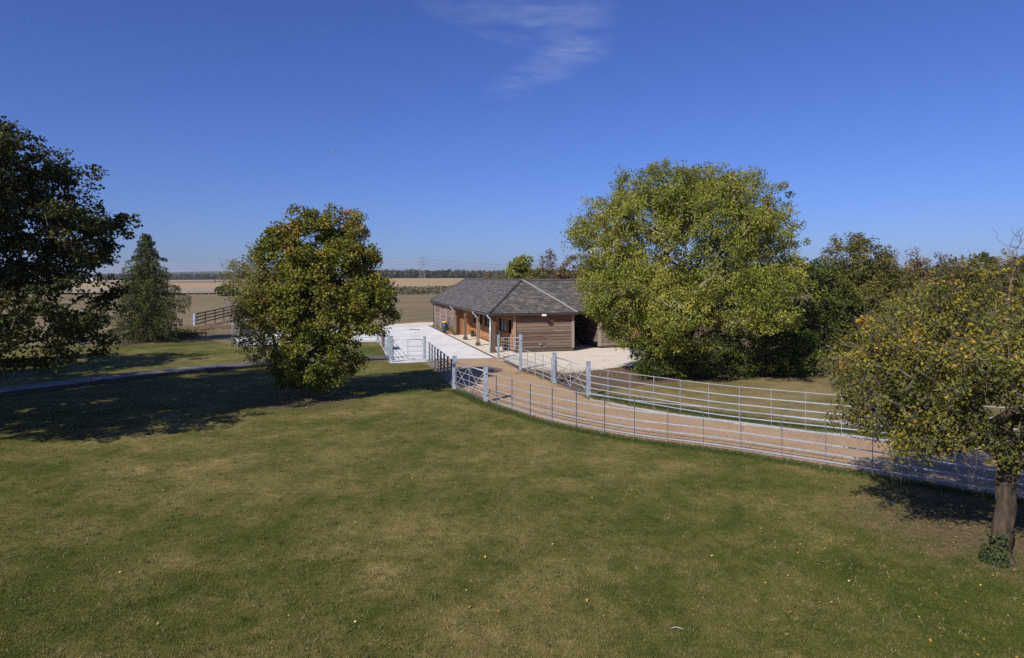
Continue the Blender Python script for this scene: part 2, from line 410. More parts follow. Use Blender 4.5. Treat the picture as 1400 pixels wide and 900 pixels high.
sheet('bare_strip', [P(100, 473), P(180, 473), P(250, 468), P(318, 462), P(318, 455), P(240, 457), P(150, 460)], M['litter'], 0.010, step=0.8, jitter=0.35, seed=4)

# the gravel track between the two railings
track_poly = [P(602, 491.5), P(677, 490.5), P(682, 492), P(712, 508), P(735, 516.5), P(758, 525.5), P(781, 536), P(806, 546), P(832, 552), P(880, 560.5), P(920, 567), P(969, 574), P(1014, 580), P(1054, 585),
              P(1101, 590), P(1165, 598), P(1205, 603), P(1300, 613), P(1420, 624), P(1700, 650), Vector((30, 12.9, 0)), Vector((17.5, 12.9, 0))] + \
             [p + Vector((0.0, -0.05, 0)) for p in reversed(NF)] + [P(640, 540), P(621, 531), P(605, 514), P(587, 497)]
sheet('track', track_poly, M['track'], 0.012, step=0.35, jitter=0.10, seed=5)
edge = [(806, 546), (832, 552), (880, 560.5), (920, 567), (969, 574), (1014, 580), (1054, 585), (1101, 590), (1165, 598), (1205, 603), (1300, 613), (1420, 624)]
ep = [P(*p) for p in edge]
sheet('track_edge', [p + Vector((0.0, 0.22, 0)) for p in ep] + [p + Vector((0, -0.16, 0)) for p in reversed(ep)], M['edge_stone'], 0.016, step=0.25, jitter=0.11, seed=6)
# concrete yard, cream apron, soil
sheet('concrete_yard', [P(677, 490.2), P(602, 491.8), P(584, 495), P(560, 496.4), P(534, 496.8), P(518, 467.5), P(440, 470), P(328, 473), P(322, 463), P(400, 452.5), P(515, 448.3), P(588, 444), P(588, 446)],
      M['concrete'], 0.020, step=0.7, jitter=0.02, seed=7)
sheet('gravel_path', [P(515, 448.6), P(540, 443.6), P(575, 441.2), P(596, 441), P(590, 446)], M['apron'], 0.024, step=0.6, jitter=0.12, seed=8)
sheet('gravel_apron', [P(684, 491), P(700, 497), P(713, 503), P(740, 507), P(775, 511), P(800, 508), P(835, 504), P(866, 500), P(885, 494), P(900, 484), P(885, 477), P(835, 475), P(818, 472), P(800, 463), P(780, 464), P(776, 478), P(740, 481), P(690, 484)],
      M['apron'], 0.016, step=0.4, jitter=0.16, seed=9)
sheet('soil', [P(690, 495), P(713, 503), P(740, 507), P(775, 511), P(800, 508), P(835, 504), P(866, 500), P(900, 490), P(1000, 497), P(1090, 500), P(1140, 497), P(1150, 506), P(1090, 512), P(960, 517), P(900, 525), P(850, 531), P(812, 537), P(785, 532), P(760, 522), P(735, 513), P(713, 507)],
      M['soil'], 0.008, step=0.5, jitter=0.30, seed=10)
sheet('dry_field', [P(812, 537), P(850, 530), P(900, 524), P(960, 516), P(1090, 511), P(1150, 505), P(1250, 505), P(1500, 515), P(1700, 560), P(1500, 628), P(1300, 611), P(1205, 601), P(1101, 588), P(1014, 578), P(920, 565), P(832, 549.5)],
      M['dry_turf'], 0.007, step=0.7, jitter=0.15, seed=11)

# far stubble fields draped a little above the ground
def draped(name, xa, ya0, ya1, mat, lift=0.25, wob=12, seed=1, n=40, rows=12):
    mb = MB(); idx = {}
    for i in range(rows + 1):
        for k in range(n + 1):
            a = xa[0] + (xa[1] - xa[0]) * k / n
            d0 = ya0 + wob * mnoise.noise(Vector((a * 9, seed, 0))); d1 = ya1
            d = d0 * (d1 / d0) ** (i / rows)
            x = a * d
            mb.v.append((x, d, ground_z(x, d) + lift))
    for i in range(rows):
        for k in range(n):
            q = i * (n + 1) + k
            mb.f.append([q, q + 1, q + n + 2, q + n + 1]); mb.t.append(0.5); mb.uv += [(0, 0)] * 4
    return tag(mb.build(name, mat, smooth=True), kind='structure')
draped('stubble_field', (-1.6, 0.5), 215, 960, M['stubble'], 0.30, 18, 2)
M['stubble_pale'] = m_plain('pale_stubble', (0.30, 0.235, 0.150), (0.36, 0.29, 0.20), 0.02, 0.95, 0.1, 0, 0, (0.1, 1, 1))
draped('pale_stubble_field', (-1.5, -0.30), 192, 290, M['stubble_pale'], 0.45, 6, 7)
draped('far_stubble_field', (-1.5, -0.30), 560, 900, M['stubble_pale'], 0.75, 30, 9)

# raised paved path across the lawn: stone slabs with a kerb face
path_c = [(-90, 552), (0, 540), (100, 527.5), (200, 515), (280, 507), (345, 501.6), (400, 498.2), (450, 495.6), (500, 493.0), (534, 491.6)]
PC = [P(*p) for p in path_c]
def resample(pts, step):
    out = [pts[0].copy()]; carry = 0.0
    for a, b in zip(pts[:-1], pts[1:]):
        L = (b - a).length; d = step - carry
        while d <= L:
            out.append(a.lerp(b, d / L)); d += step
        carry = L - (d - step)
    out.append(pts[-1].copy())
    return out
def smooth(pts, it=2):
    for _ in range(it):
        q = [pts[0]]
        for a, b in zip(pts[:-1], pts[1:]):
            q += [a.lerp(b, .25), a.lerp(b, .75)]
        q.append(pts[-1]); pts = q
    return pts
mb = MB(); rr = random.Random(4)
pp = resample(smooth(PC), 0.6)
for a, b in zip(pp[:-1], pp[1:]):
    d = (b - a).normalized(); s = Vector((-d.y, d.x, 0))
    a2 = a + d * 0.006; b2 = b - d * 0.006
    z = 0.19 + rr.uniform(-.008, .008); t = rr.random(); hw = 0.63
    A, B, C2, D2 = [Vector((q.x, q.y, 0)) for q in (a2 - s * hw, b2 - s * hw, b2 + s * hw, a2 + s * hw)]
    u = Vector((0, 0, z)); k = Vector((0, 0, z - 0.05))
    mb.face([A + u, B + u, C2 + u, D2 + u], t)
    mb.face([A + k, B + k, B + u, A + u], t); mb.face([C2 + k, D2 + k, D2 + u, C2 + u], t)
    A, B, C2, D2 = [q + o for q, o in ((A, s * 0.05), (B, s * 0.05), (C2, -s * 0.05), (D2, -s * 0.05))]
    mb.face([A, B, B + k, A + k], 0.1); mb.face([C2, D2, D2 + k, C2 + k], 0.1)
tag(mb.build('path', M['paving']), kind='structure')

# ------------------------------------------------------------------- trees
def grow(trunk, pts, bend=0.12, seed=1, wpath=0.22):
    """Skeleton: every attraction point is joined to the cheapest earlier node."""
    rng = np.random.RandomState(seed)
    n0 = len(trunk)
    pos = np.zeros((n0 + 2 * len(pts), 3)); par = np.full(len(pos), -1, int); pl = np.zeros(len(pos))
    for i, p in enumerate(trunk):
        pos[i] = p; par[i] = i - 1
        if i: pl[i] = pl[i - 1] + np.linalg.norm(pos[i] - pos[i - 1])
    n = n0; start = max(1, int(n0 * 0.45))
    base = pos[n0 - 1]
    order = np.argsort(np.linalg.norm(pts - base, axis=1))
    tips = []
    for j in order:
        p = pts[j]
        d = np.linalg.norm(pos[start:n] - p, axis=1)
        up = np.clip(pos[start:n, 2] - p[2], 0, None)
        c = d + wpath * pl[start:n] + 0.5 * up * (d > 0.5)
        k = start + int(np.argmin(c)); L = np.linalg.norm(pos[k] - p)
        if L > 0.35:
            mid = pos[k] * 0.5 + p * 0.5 + rng.normal(0, bend * L, 3) + np.array([0, 0, 0.08 * L])
            pos[n] = mid; par[n] = k; pl[n] = pl[k] + L * 0.5; k = n; n += 1
        pos[n] = p; par[n] = k; pl[n] = pl[k] + L * 0.5; tips.append(n); n += 1
    pos = pos[:n]; par = par[:n]
    cnt = np.ones(n)
    for i in range(n - 1, 0, -1):
        if par[i] >= 0: cnt[par[i]] += cnt[i] if par[i] < i else 0
    return pos, par, cnt, np.array(tips)

def skeleton_mesh(name, pos, par, cnt, n0, r_base, r_tip, mat, parent, rmin=0.0, expo=0.5, flare=None, rough=0.0, limb_mat=None):
    mb = MB(); mb2 = MB() if limb_mat else mb
    rad = r_tip * cnt ** expo
    rad = np.minimum(rad, r_base * 0.9)
    for i in range(n0):
        t = i / max(1, n0 - 1)
        rad[i] = max(rad[i], r_base * (1 - 0.45 * t)) if rad[i] < r_base else r_base * (1 - 0.45 * t)
    if flare: rad[0] *= flare
    if rough:
        # a gnarled bole: many rings, ribbed and lumpy
        tt = np.linspace(0, n0 - 1, 44); ns = 22; b0 = len(mb.v)
        cx = [np.array([np.interp(t, range(n0), [pos[i][k] for i in range(n0)]) for k in range(3)]) for t in tt]; rr_ = [np.interp(t, range(n0), rad[:n0]) for t in tt]
        mb.tube(cx, rr_, ns)
        for q in range(b0, len(mb.v)):
            c = cx[(q - b0) // ns]; v = Vector(mb.v[q]); d = v - Vector(c); a = math.atan2(d.y, d.x)
            k = 1 + rough * (0.9 * mnoise.noise(Vector((math.cos(a) * 2.2, math.sin(a) * 2.2, v.z * 0.9))) + 0.5 * mnoise.noise(Vector((math.cos(a) * 6, math.sin(a) * 6, v.z * 2.2)))) + rough * 0.8 * math.exp(-max(v.z, 0) / .25) * (0.5 + 0.5 * math.sin(a * 5 + 1))
            mb.v[q] = tuple(Vector(c) + d * k)
    else:
        mb.tube([pos[i] for i in range(n0)], [rad[i] for i in range(n0)], 10)
    for i in range(n0, len(pos)):
        k = par[i]
        if rad[i] < rmin: continue
        ra = min(rad[k], rad[i] * 1.5); s = 6 if rad[i] > 0.04 else (4 if rad[i] > 0.015 else 3)
        (mb2 if rad[i] < 0.03 else mb).tube([pos[k], pos[i]], [ra, rad[i]], s, cap=False)
    if limb_mat: mb2.build('twigs', limb_mat, parent, smooth=True)
    return mb.build(name, mat, parent, smooth=True)

def leaf_mesh(name, cen, nor, size, aspect, tint, mat, parent, rng, fold=0.25, droop=0.0):
    n = len(cen)
    nor = nor / (np.linalg.norm(nor, axis=1, keepdims=True) + 1e-9)
    r = rng.normal(size=(n, 3)); r[:, 2] -= droop
    t = r - nor * np.sum(r * nor, axis=1, keepdims=True)
    t /= np.linalg.norm(t, axis=1, keepdims=True) + 1e-9
    b = np.cross(nor, t)
    s = size[:, None]; a = aspect
    base = cen - t * s * 0.5; tip = cen + t * s * 0.5
    off = -t * s * 0.08
    l = cen + off + b * s * a * 0.5 + nor * s * fold * a; rgt = cen + off - b * s * a * 0.5 + nor * s * fold * a
    V = np.stack([base, l, tip, rgt], axis=1).reshape(-1, 3)
    i = np.arange(n)[:, None] * 4
    F = np.concatenate([i + np.array([[0, 2, 1]]), i + np.array([[0, 3, 2]])], axis=1).reshape(-1, 3)
    return np_mesh(name, V, None, F, np.repeat(tint, 2), mat, parent, 3)

def sample_lobes(lobes, n, rng, shell=2.2, gap=None, gfreq=0.5, zmin=0.25, seed=0):
    vol = np.array([l[3] * l[4] * l[5] for l in lobes]); vol = vol ** 0.8; vol /= vol.sum()
    out = []
    tries = 0
    while len(out) < n and tries < n * 40:
        tries += 1
        l = lobes[rng.choice(len(lobes), p=vol)]
        d = rng.normal(size=3); d /= np.linalg.norm(d)
        r = rng.uniform() ** (1.0 / (3 * shell) if shell > 1 else 1 / 3.0)
        nz = mnoise.noise(Vector((d[0] * 2.1 + seed, d[1] * 2.1, d[2] * 2.1 + l[0]))) + 0.5 * mnoise.noise(Vector((d[0] * 5 + seed, d[1] * 5, d[2] * 5 + l[1])))
        r *= 1.0 + 0.24 * nz
        p = np.array([l[0] + d[0] * l[3] * r, l[1] + d[1] * l[4] * r, l[2] + d[2] * l[5] * r])
        if p[2] < zmin: continue
        if gap is not None and mnoise.noise(Vector((p[0] * gfreq + seed * 3.3, p[1] * gfreq, p[2] * gfreq))) < gap: continue
        out.append(p)
    return np.array(out)

def tree(name, label, cat, loc, lobes, trunk, n_tips, leaves, lsize, mat, bark, r_base=0.2, r_tip=0.006, cr=0.35, flat=0.7, aspect=0.6,
         seed=1, gap=-0.25, gfreq=0.5, shell=2.0, rmin=0.006, group=None, up=0.6, expo=0.5, droop=0.3, crown_name='crown', tshift=None,
         wpath=0.22, flare=None, twigs=0, zmin=0.25, trunk_name='trunk', rough=0.0, limb_mat=None):
    rng = np.random.RandomState(seed)
    root = thing(name, label, cat, loc, 0, group)
    pts = sample_lobes(lobes, n_tips, rng, shell, gap, gfreq, zmin, seed)
    pos, par, cnt, tips = grow(trunk, pts, 0.12, seed, wpath)
    tp = pos[tips]
    if twigs:
        # short bare twigs round the tips, so that wood shows between the leaves
        e = np.repeat(np.arange(len(tips)), twigs)
        q = tp[e] + rng.normal(0, cr * 0.8, (len(e), 3))
        pos = np.vstack([pos, q]); par = np.concatenate([par, tips[e]]); cnt = np.concatenate([cnt, np.full(len(e), 0.5)])
    skeleton_mesh(trunk_name, pos, par, cnt, len(trunk), r_base, r_tip, bark, root, rmin, expo, flare, rough, limb_mat)
    per = rng.poisson(leaves, len(tp))
    idx = np.repeat(np.arange(len(tp)), per)
    g = rng.normal(size=(len(idx), 3)); g /= np.linalg.norm(g, axis=1, keepdims=True) + 1e-9
    g *= (rng.uniform(size=(len(idx), 1)) ** 0.45) * cr * rng.uniform(0.6, 1.35, len(tp))[idx][:, None]
    g[:, 2] *= flat
    cen = tp[idx] + g
    keep = cen[:, 2] > 0.04
    cen, idx, g = cen[keep], idx[keep], g[keep]
    ctr = np.mean(tp, axis=0)
    out = cen - ctr; out /= np.linalg.norm(out, axis=1, keepdims=True) + 1e-9
    nor = rng.normal(size=(len(cen), 3)) + out * 0.5; nor[:, 2] += up
    size = lsize * rng.uniform(0.65, 1.3, len(cen))
    ct = rng.normal(0, 0.16, len(tp))
    tint = 0.42 + ct[idx] + rng.normal(0, 0.13, len(cen))
    if tshift is not None: tint = tint + tshift(cen)
    leaf_mesh(crown_name, cen, nor, size, aspect, np.clip(tint, 0, 1), mat, root, rng, 0.25, droop)
    return root

L_ash = m_leaf('ash_leaf', [(0, (0.09936, 0.1307, 0.01803)), (0.45, (0.2257, 0.244, 0.03605)), (0.75, (0.3341, 0.3136, 0.05408)), (1, (0.4516, 0.3659, 0.09014))], 0.32)
L_maple = m_leaf('maple_leaf', [(0, (0.0744, 0.101, 0.0132)), (0.4, (0.162, 0.1749, 0.022)), (0.65, (0.258, 0.2278, 0.0308)), (0.85, (0.348, 0.2031, 0.033)), (1, (0.396, 0.1601, 0.033))], 0.28)
L_lime = m_leaf('yellowing_leaf', [(0, (0.105, 0.126, 0.0196)), (0.45, (0.21, 0.203, 0.0308)), (0.8, (0.308, 0.259, 0.042)), (1, (0.392, 0.266, 0.056))], 0.35)
L_dark = m_leaf('dark_leaf', [(0, (0.0253, 0.0385, 0.0088)), (0.5, (0.0598, 0.0682, 0.0143)), (0.8, (0.1265, 0.099, 0.022)), (1, (0.184, 0.11, 0.0286))], 0.22)
L_green = m_leaf('deep_green_leaf', [(0, (0.03438, 0.0525, 0.009)), (0.5, (0.07812, 0.1, 0.0144)), (1, (0.1562, 0.1625, 0.0225))], 0.25)
L_conif = m_leaf('conifer_needle', [(0, (0.02529, 0.03848, 0.006318)), (0.5, (0.05226, 0.06693, 0.009932)), (1, (0.1096, 0.1171, 0.0158))], 0.15)
L_hedge = m_leaf('hedge_leaf', [(0, (0.0672, 0.0759, 0.0182)), (0.4, (0.133, 0.1311, 0.0286)), (0.7, (0.21, 0.1656, 0.039)), (0.9, (0.28, 0.1794, 0.0455)), (1, (0.42, 0.2346, 0.039))], 0.28)
L_rust = m_leaf('rusty_leaf', [(0, (0.077, 0.063, 0.0252)), (0.4, (0.154, 0.1092, 0.0392)), (0.75, (0.224, 0.126, 0.0504)), (1, (0.28, 0.126, 0.056))], 0.25)
L_apple = m_leaf('apple_leaf', [(0, (0.063, 0.077, 0.01584)), (0.35, (0.1329, 0.14, 0.0264)), (0.62, (0.238, 0.21, 0.03432)), (0.85, (0.448, 0.308, 0.033)), (1, (0.588, 0.308, 0.033))], 0.32)
L_scrub = m_leaf('scrub_leaf', [(0, (0.085, 0.075, 0.042)), (0.5, (0.16, 0.135, 0.078)), (1, (0.26, 0.215, 0.13))], 0.15)
L_ivy = m_leaf('ivy_leaf', [(0, (0.016, 0.030, 0.007)), (1, (0.06, 0.085, 0.018))], 0.15)

def trunk_line(h, lean=(0, 0), n=6, wob=0.05, seed=1):
    rng = random.Random(seed)
    return [np.array([lean[0] * (i / (n - 1)) ** 1.2 + (rng.uniform(-wob, wob) if i else 0), lean[1] * (i / (n - 1)) + (rng.uniform(-wob, wob) if i else 0), h * i / (n - 1) - (0.05 if i == 0 else 0)]) for i in range(n)]

# A: the broad dark maple whose crown comes in from the left
tree('maple_tree', 'large dark spreading tree filling the left edge, its trunk out of sight', 'tree', (-18.6, 20.0, 0),
     [(0, 0, 6.4, 6.0, 5.6, 3.4), (4.2, 0.2, 6.1, 2.5, 3.0, 1.5), (3.0, -0.6, 7.6, 3.0, 3.0, 1.6), (-1.2, 0, 9.0, 3.7, 4.0, 2.8), (-4.6, -0.4, 10.6, 3.6, 3.4, 2.6), (4.0, -.4, 3.9, 2.9, 3.4, 1.3), (3.6, 0, 2.7, 2.9, 3.2, 0.9)],
     trunk_line(4.5, (0.2, 0), 8, 0.08, 3), 2700, 52, 0.115, L_dark, M['bark'], 0.42, 0.007, 0.40, 0.5, 0.85, 11, -0.16, 0.45, 1.5, 0.006, up=1.0, zmin=1.9)
# an evergreen-dark neighbour further left that shades the grass beyond the path
tree('broadleaf_tree', 'tall tree standing outside the left edge of the picture beyond the path', 'tree', (-30.5, 28.5, 0),
     [(0, 0, 6.5, 5.6, 5.2, 4.0), (1, 0, 9, 4, 4, 2.5)], trunk_line(4.5, (0, 0), 6, 0.08, 4), 420, 40, 0.30, L_dark, M['bark'], 0.35, 0.009, 0.7, 0.6, 0.8, 12, -0.05, 0.4, 1.3, 0.02)

tree('broadleaf_tree', 'tall tree outside the left edge of the picture, beside the large dark maple', 'tree', (-27.2, 18.8, 0),
     [(0, 0, 6.8, 5.6, 5.2, 4.2), (0.5, 0, 9.5, 4, 4, 2.5)], trunk_line(4.5, (0, 0), 6, 0.08, 4), 420, 40, 0.30, L_dark, M['bark'], 0.35, 0.009, 0.7, 0.6, 0.8, 13, -0.05, 0.4, 1.3, 0.02)
# C: the round maple on the lawn
C_LOC = P(404, 544)
def mp_shift(c):
    return -0.05 + 0.17 * np.clip((c[:, 2] - 2.6) / 3.0, -0.7, 1) * (0.6 + 0.8 * np.sin(c[:, 0] * 1.9 + c[:, 2] * 1.3 + c[:, 1]))
tree('maple_tree', 'rounded field maple on the lawn with olive leaves turning orange near the top', 'tree', C_LOC,
     [(0.85, 0.2, 3.8, 2.0, 2.4, 2.0), (0.95, 0.5, 5.4, 1.5, 2.3, 1.45), (3.3, 0, 4.4, .55, .8, .45), (2.9, .2, 5.9, .5, .7, .45), (0.1, .2, 7.0, .45, .7, .5), (-.75, .2, 6.45, .5, .7, .45), (2.3, .3, 6.7, .5, .7, .5), (3.5, 0, 3.5, .5, .7, .4), (1.55, 0.4, 6.7, 0.75, 1.3, 0.85), (0.75, 0.2, 6.5, 0.7, 1.2, 0.8), (-0.35, 0.2, 5.75, 1.05, 1.5, 1.0), (2.75, 0, 3.9, 1.15, 1.5, 0.9), (3.2, 0, 3.0, 0.75, 1.2, 0.7),
      (0.6, -.2, 1.4, 1.5, 1.6, 1.15), (-0.7, -0.2, 3.7, 1.15, 1.5, 1.15), (2.3, 0.2, 5.5, 0.85, 1.2, 0.9), (1.6, 0, 1.7, 1.1, 1.3, 0.9)],
     trunk_line(1.7, (0.5, 0.1), 6, 0.04, 5), 1300, 58, 0.095, L_maple, M['bark'], 0.22, 0.0055, 0.30, 0.8, 0.95, 21, -0.19, 0.9, 1.4, 0.006, up=0.5, tshift=mp_shift, flare=1.35)
tree('sapling', 'thin open sapling with sparse yellow-green leaves leaning left of the round maple', 'tree', C_LOC + Vector((-0.75, 0.7, 0)),
     [(-0.5, -1.3, 3.5, 1.0, 1.0, 1.5), (-1.1, -.4, 5.2, 0.8, 0.7, 0.8), (-0.1, -1.9, 2.3, 0.9, 0.8, 1.1), (-0.3, -1.2, 4.6, 0.8, .8, .9), (-1.65, -.4, 4.6, 0.6, 0.5, 0.9)],
     trunk_line(2.4, (-0.4, 0), 6, 0.05, 8), 400, 22, 0.09, L_lime, M['bark_pale'], 0.07, 0.005, 0.26, 0.9, 0.6, 22, -0.3, 0.8, 1.2, 0.0, twigs=2)

# D: the big pale ash-like tree beside the apron
D_LOC = Vector((8.55, 33.6, 0))
def ash_shift(c): return 0.10 * np.sin(c[:, 0] * 0.9 + c[:, 2] * 0.7) + 0.05
tree('ash_tree', 'big spreading ash tree with yellow-green leaves hanging over the barn end', 'tree', D_LOC,
     [(a * .93, b * 1.05, c * .93 + .28, d * .93, e * 1.02, f * .93) for a, b, c, d, e, f in
      [(-0.2, 0, 6.2, 5.6, 4.6, 3.6), (-1.6, 0, 8.6, 2.7, 2.6, 2.0), (2.6, 0, 8.4, 2.7, 2.4, 2.2), (0.6, 0, 8.9, 2.8, 2.4, 1.9), (-4.2, 0, 6.6, 2.0, 2.2, 2.0), (4.0, 0, 6.2, 1.9, 2.2, 2.4),
       (-2.6, -1.5, 4.0, 3.0, 2.6, 1.7), (1.6, -2.0, 3.9, 3.2, 2.8, 1.8), (4.2, -1.2, 3.4, 1.8, 2.4, 1.5), (-1.0, -2.6, 2.4, 2.6, 1.8, 1.5), (-3.8, -.6, 3.2, 1.4, 1.6, 1.2), (-3.4, -.8, 2.1, 1.1, 1.3, 1.0), (3.0, -3.2, 4.4, 1.8, 1.6, 1.0),
       (-1.6, -4.4, 3.0, 1.4, 1.3, 0.7), (2.4, -4.4, 3.1, 1.5, 1.3, 0.7)]],
     trunk_line(3.2, (0.2, 0), 7, 0.1, 6), 3100, 54, 0.125, L_ash, M['bark_pale'], 0.42, 0.0075, 0.40, 0.8, 0.5, 31, -0.15, 0.5, 1.5, 0.008, up=0.4, droop=0.9, tshift=ash_shift, twigs=1)
tree('bush', 'dark green bush filling the shade under the big ash tree', 'bush', D_LOC + Vector((-0.6, -1.7, 0)),
     [(-1.2, 0, 1.0, 1.7, 1.2, 1.2), (1.4, 0, 0.9, 1.8, 1.2, 1.1), (0, 0.6, 1.5, 2.0, 1.2, 1.3)], trunk_line(0.5, (0, 0), 4, 0.03, 7), 430, 42, 0.11, L_green, M['bark'], 0.08, 0.006, 0.30, 0.8, 0.6, 32, -0.3, 0.7, 1.6, 0.008, zmin=0.1)

tree('bush', 'dark bush in the shade under the right half of the big ash tree', 'bush', D_LOC + Vector((3.4, -0.9, 0)),
     [(0, 0, 1.3, 2.2, 1.4, 1.4), (1.6, 0, 1.0, 1.5, 1.2, 1.1)], trunk_line(0.5, (0, 0), 4, 0.03, 7), 420, 42, 0.12, L_green, M['bark'], 0.08, 0.006, 0.32, 0.8, 0.6, 33, -0.35, 0.7, 1.6, 0.008, zmin=0.1)
# right-hand hedge, bush by bush (x, base row, top row, half width in px of the photograph)
def bush(px, py, top, hw, label, mat, seed, n=300, lv=34, ls=0.13, bark='bark', name='bush', cat='bush', asp=0.6, cr=0.36, gap=-0.2, depth=1.0, twigs=1, low=0.0, shell=1.5, group=None):
    p = P(px, py); h = CAM_H + (HOR - top) / FPX * p.y; r = hw / FPX * p.y
    lob = [(0, 0, h * 0.55, r * 0.95, r * depth, h * 0.42), (-r * 0.4, -0.2, h * 0.36, r * 0.75, r * depth * 0.9, h * 0.34), (r * 0.42, 0, h * 0.42, r * 0.7, r * depth * 0.9, h * 0.36), (0.1 * r, 0, h * 0.74, r * 0.55, r * 0.6, h * 0.26)]
    return tree(name, label, cat, p, lob, trunk_line(h * 0.3, (0, 0), 5, 0.05, seed), n, lv, ls, mat, M[bark], 0.06 + 0.012 * h, 0.006, cr, 0.8, asp, seed, gap, 0.6, shell, 0.006, twigs=twigs, zmin=0.15, group=group)
HG = 'bushes of the mixed hedge on the right'
bush(1100, 497, 345, 62, 'dark leafy bush tucked against the right side of the ash tree', L_green, 41, 420, 40, 0.15, group=HG)
bush(1163, 489, 309, 60, 'tall olive hedgerow tree rising above the hedge right of the ash', L_hedge, 42, 560, 42, 0.14, name='hedgerow_tree', cat='tree')
bush(1214, 480, 336, 15, 'slender upright sapling with brown tufts beside the tall hedgerow tree', L_rust, 43, 70, 30, 0.13, 'bark_pale', name='sapling', cat='tree', gap=-0.1)
bush(1268, 489, 340, 66, 'rust-brown hedge bush behind the other bushes against the sky', L_rust, 44, 430, 40, 0.13, group=HG)
bush(1175, 496, 392, 66, 'low olive bush in front of the tall hedgerow tree, above the straw grass', L_hedge, 45, 420, 36, 0.13, group=HG)
bush(1258, 505, 400, 64, 'yellowing bush in the hedge between the rust-brown bush and the dry field', L_lime, 46, 380, 34, 0.12, group=HG, gap=-0.1)
bush(1340, 492, 345, 66, 'brownish hedge bush behind the apple tree crown', L_rust, 47, 420, 38, 0.13, group=HG)
bush(1412, 500, 338, 70, 'olive hedge bush cut by the right edge of the picture', L_hedge, 48, 420, 38, 0.13, group=HG)
bush(1216, 492, 346, 42, 'narrow brown-green bush between the tall hedgerow tree and the rust-brown bush', L_hedge, 50, 300, 36, 0.13, group=HG)
bush(1345, 512, 430, 66, 'low dark bush at the hedge foot seen through the apple branches', L_green, 49, 300, 36, 0.12, group=HG)

# the bare sapling against the sky at the far right
root = thing('bare_tree', 'leafless sapling with fine upright twigs above the hedge at far right', 'tree', P(1372, 515))
rng = np.random.RandomState(5)
zz = root.location.y / FPX
pts = np.array([[rng.normal(0.6, 0.38), rng.normal(0, 0.4), rng.uniform(4.6, 7.2)] for k in range(90)])
pos, par, cnt, tips = grow([np.array([0, 0, 0]), np.array([0.05, 0, 1.6]), np.array([0.2, 0, 3.2]), np.array([0.35, 0, 4.6])], pts, 0.05, 5, 0.1)
skeleton_mesh('trunk', pos, par, cnt, 4, 0.05, 0.005, M['bark'], root, 0, 0.42)

# G: the old apple tree at the right, near the camera
G_LOC = P(1366, 768)
def ap_shift(c): return 0.10 * np.sin(c[:, 0] * 2.3 + c[:, 1] * 1.7 + c[:, 2] * 2.9) + 0.04
ap_trunk = [np.array(t) for t in [(-.03, 0, -0.05), (0.0, 0, 0.2), (0.05, 0.02, 0.55), (0.15, 0.05, 0.95), (0.17, 0.08, 1.25), (0.26, 0.1, 1.6), (0.30, 0.12, 1.95)]]
tree('apple_tree', 'old apple tree leaning over the track with yellowing leaves and grey twigs', 'tree', G_LOC,
     [(1.0, 0.8, 3.4, 2.7, 2.6, 1.35), (-0.5, 0.9, 2.9, 1.7, 1.8, 1.3), (-1.1, 0.8, 2.45, 1.2, 1.4, 0.95), (0.5, 0.4, 4.3, 1.6, 1.6, 0.75), (0.9, -0.2, 2.3, 1.2, 1.1, 0.85), (-0.5, 0.7, 2.1, 0.9, 1.0, 0.75), (2.4, 0.4, 2.6, 1.6, 1.8, 1.2), (0.3, -0.3, 2.05, 0.6, 0.6, 0.5), (-0.2, -1.2, 2.9, 1.3, 1.0, 0.8), (0.2, 2.3, 3.1, 1.9, 1.6, 1.2), (0.6, -0.6, 1.95, 0.8, 0.6, 0.5)],
     ap_trunk, 1850, 36, 0.066, L_apple, M['bark_apple'], 0.15, 0.0042, 0.23, 0.9, 0.62, 51, -0.10, 1.0, 1.3, 0.0, up=0.3, tshift=ap_shift, twigs=3, flare=1.5, zmin=1.5, expo=0.52, rough=0.42, limb_mat=M['bark_twig'])
rng = np.random.RandomState(9); n = 330
th = rng.uniform(2.9, 4.7, n); zz = rng.uniform(0.0, 1, n) ** 1.6 * 0.5
rad = 0.25 - 0.08 * zz / 0.5 + rng.uniform(0, .08, n)
cen = np.stack([G_LOC.x + np.cos(th) * rad, G_LOC.y + np.sin(th) * rad, zz + 0.02], 1)
nor = np.stack([np.cos(th), np.sin(th), np.full(n, .5)], 1) + rng.normal(0, .4, (n, 3))
o = leaf_mesh('ivy', cen, nor, rng.uniform(.03, .055, n), 0.9, rng.uniform(0, 1, n), L_ivy, None, rng)
tag(o, 'green ivy clump climbing the foot of the apple tree trunk', 'ivy')

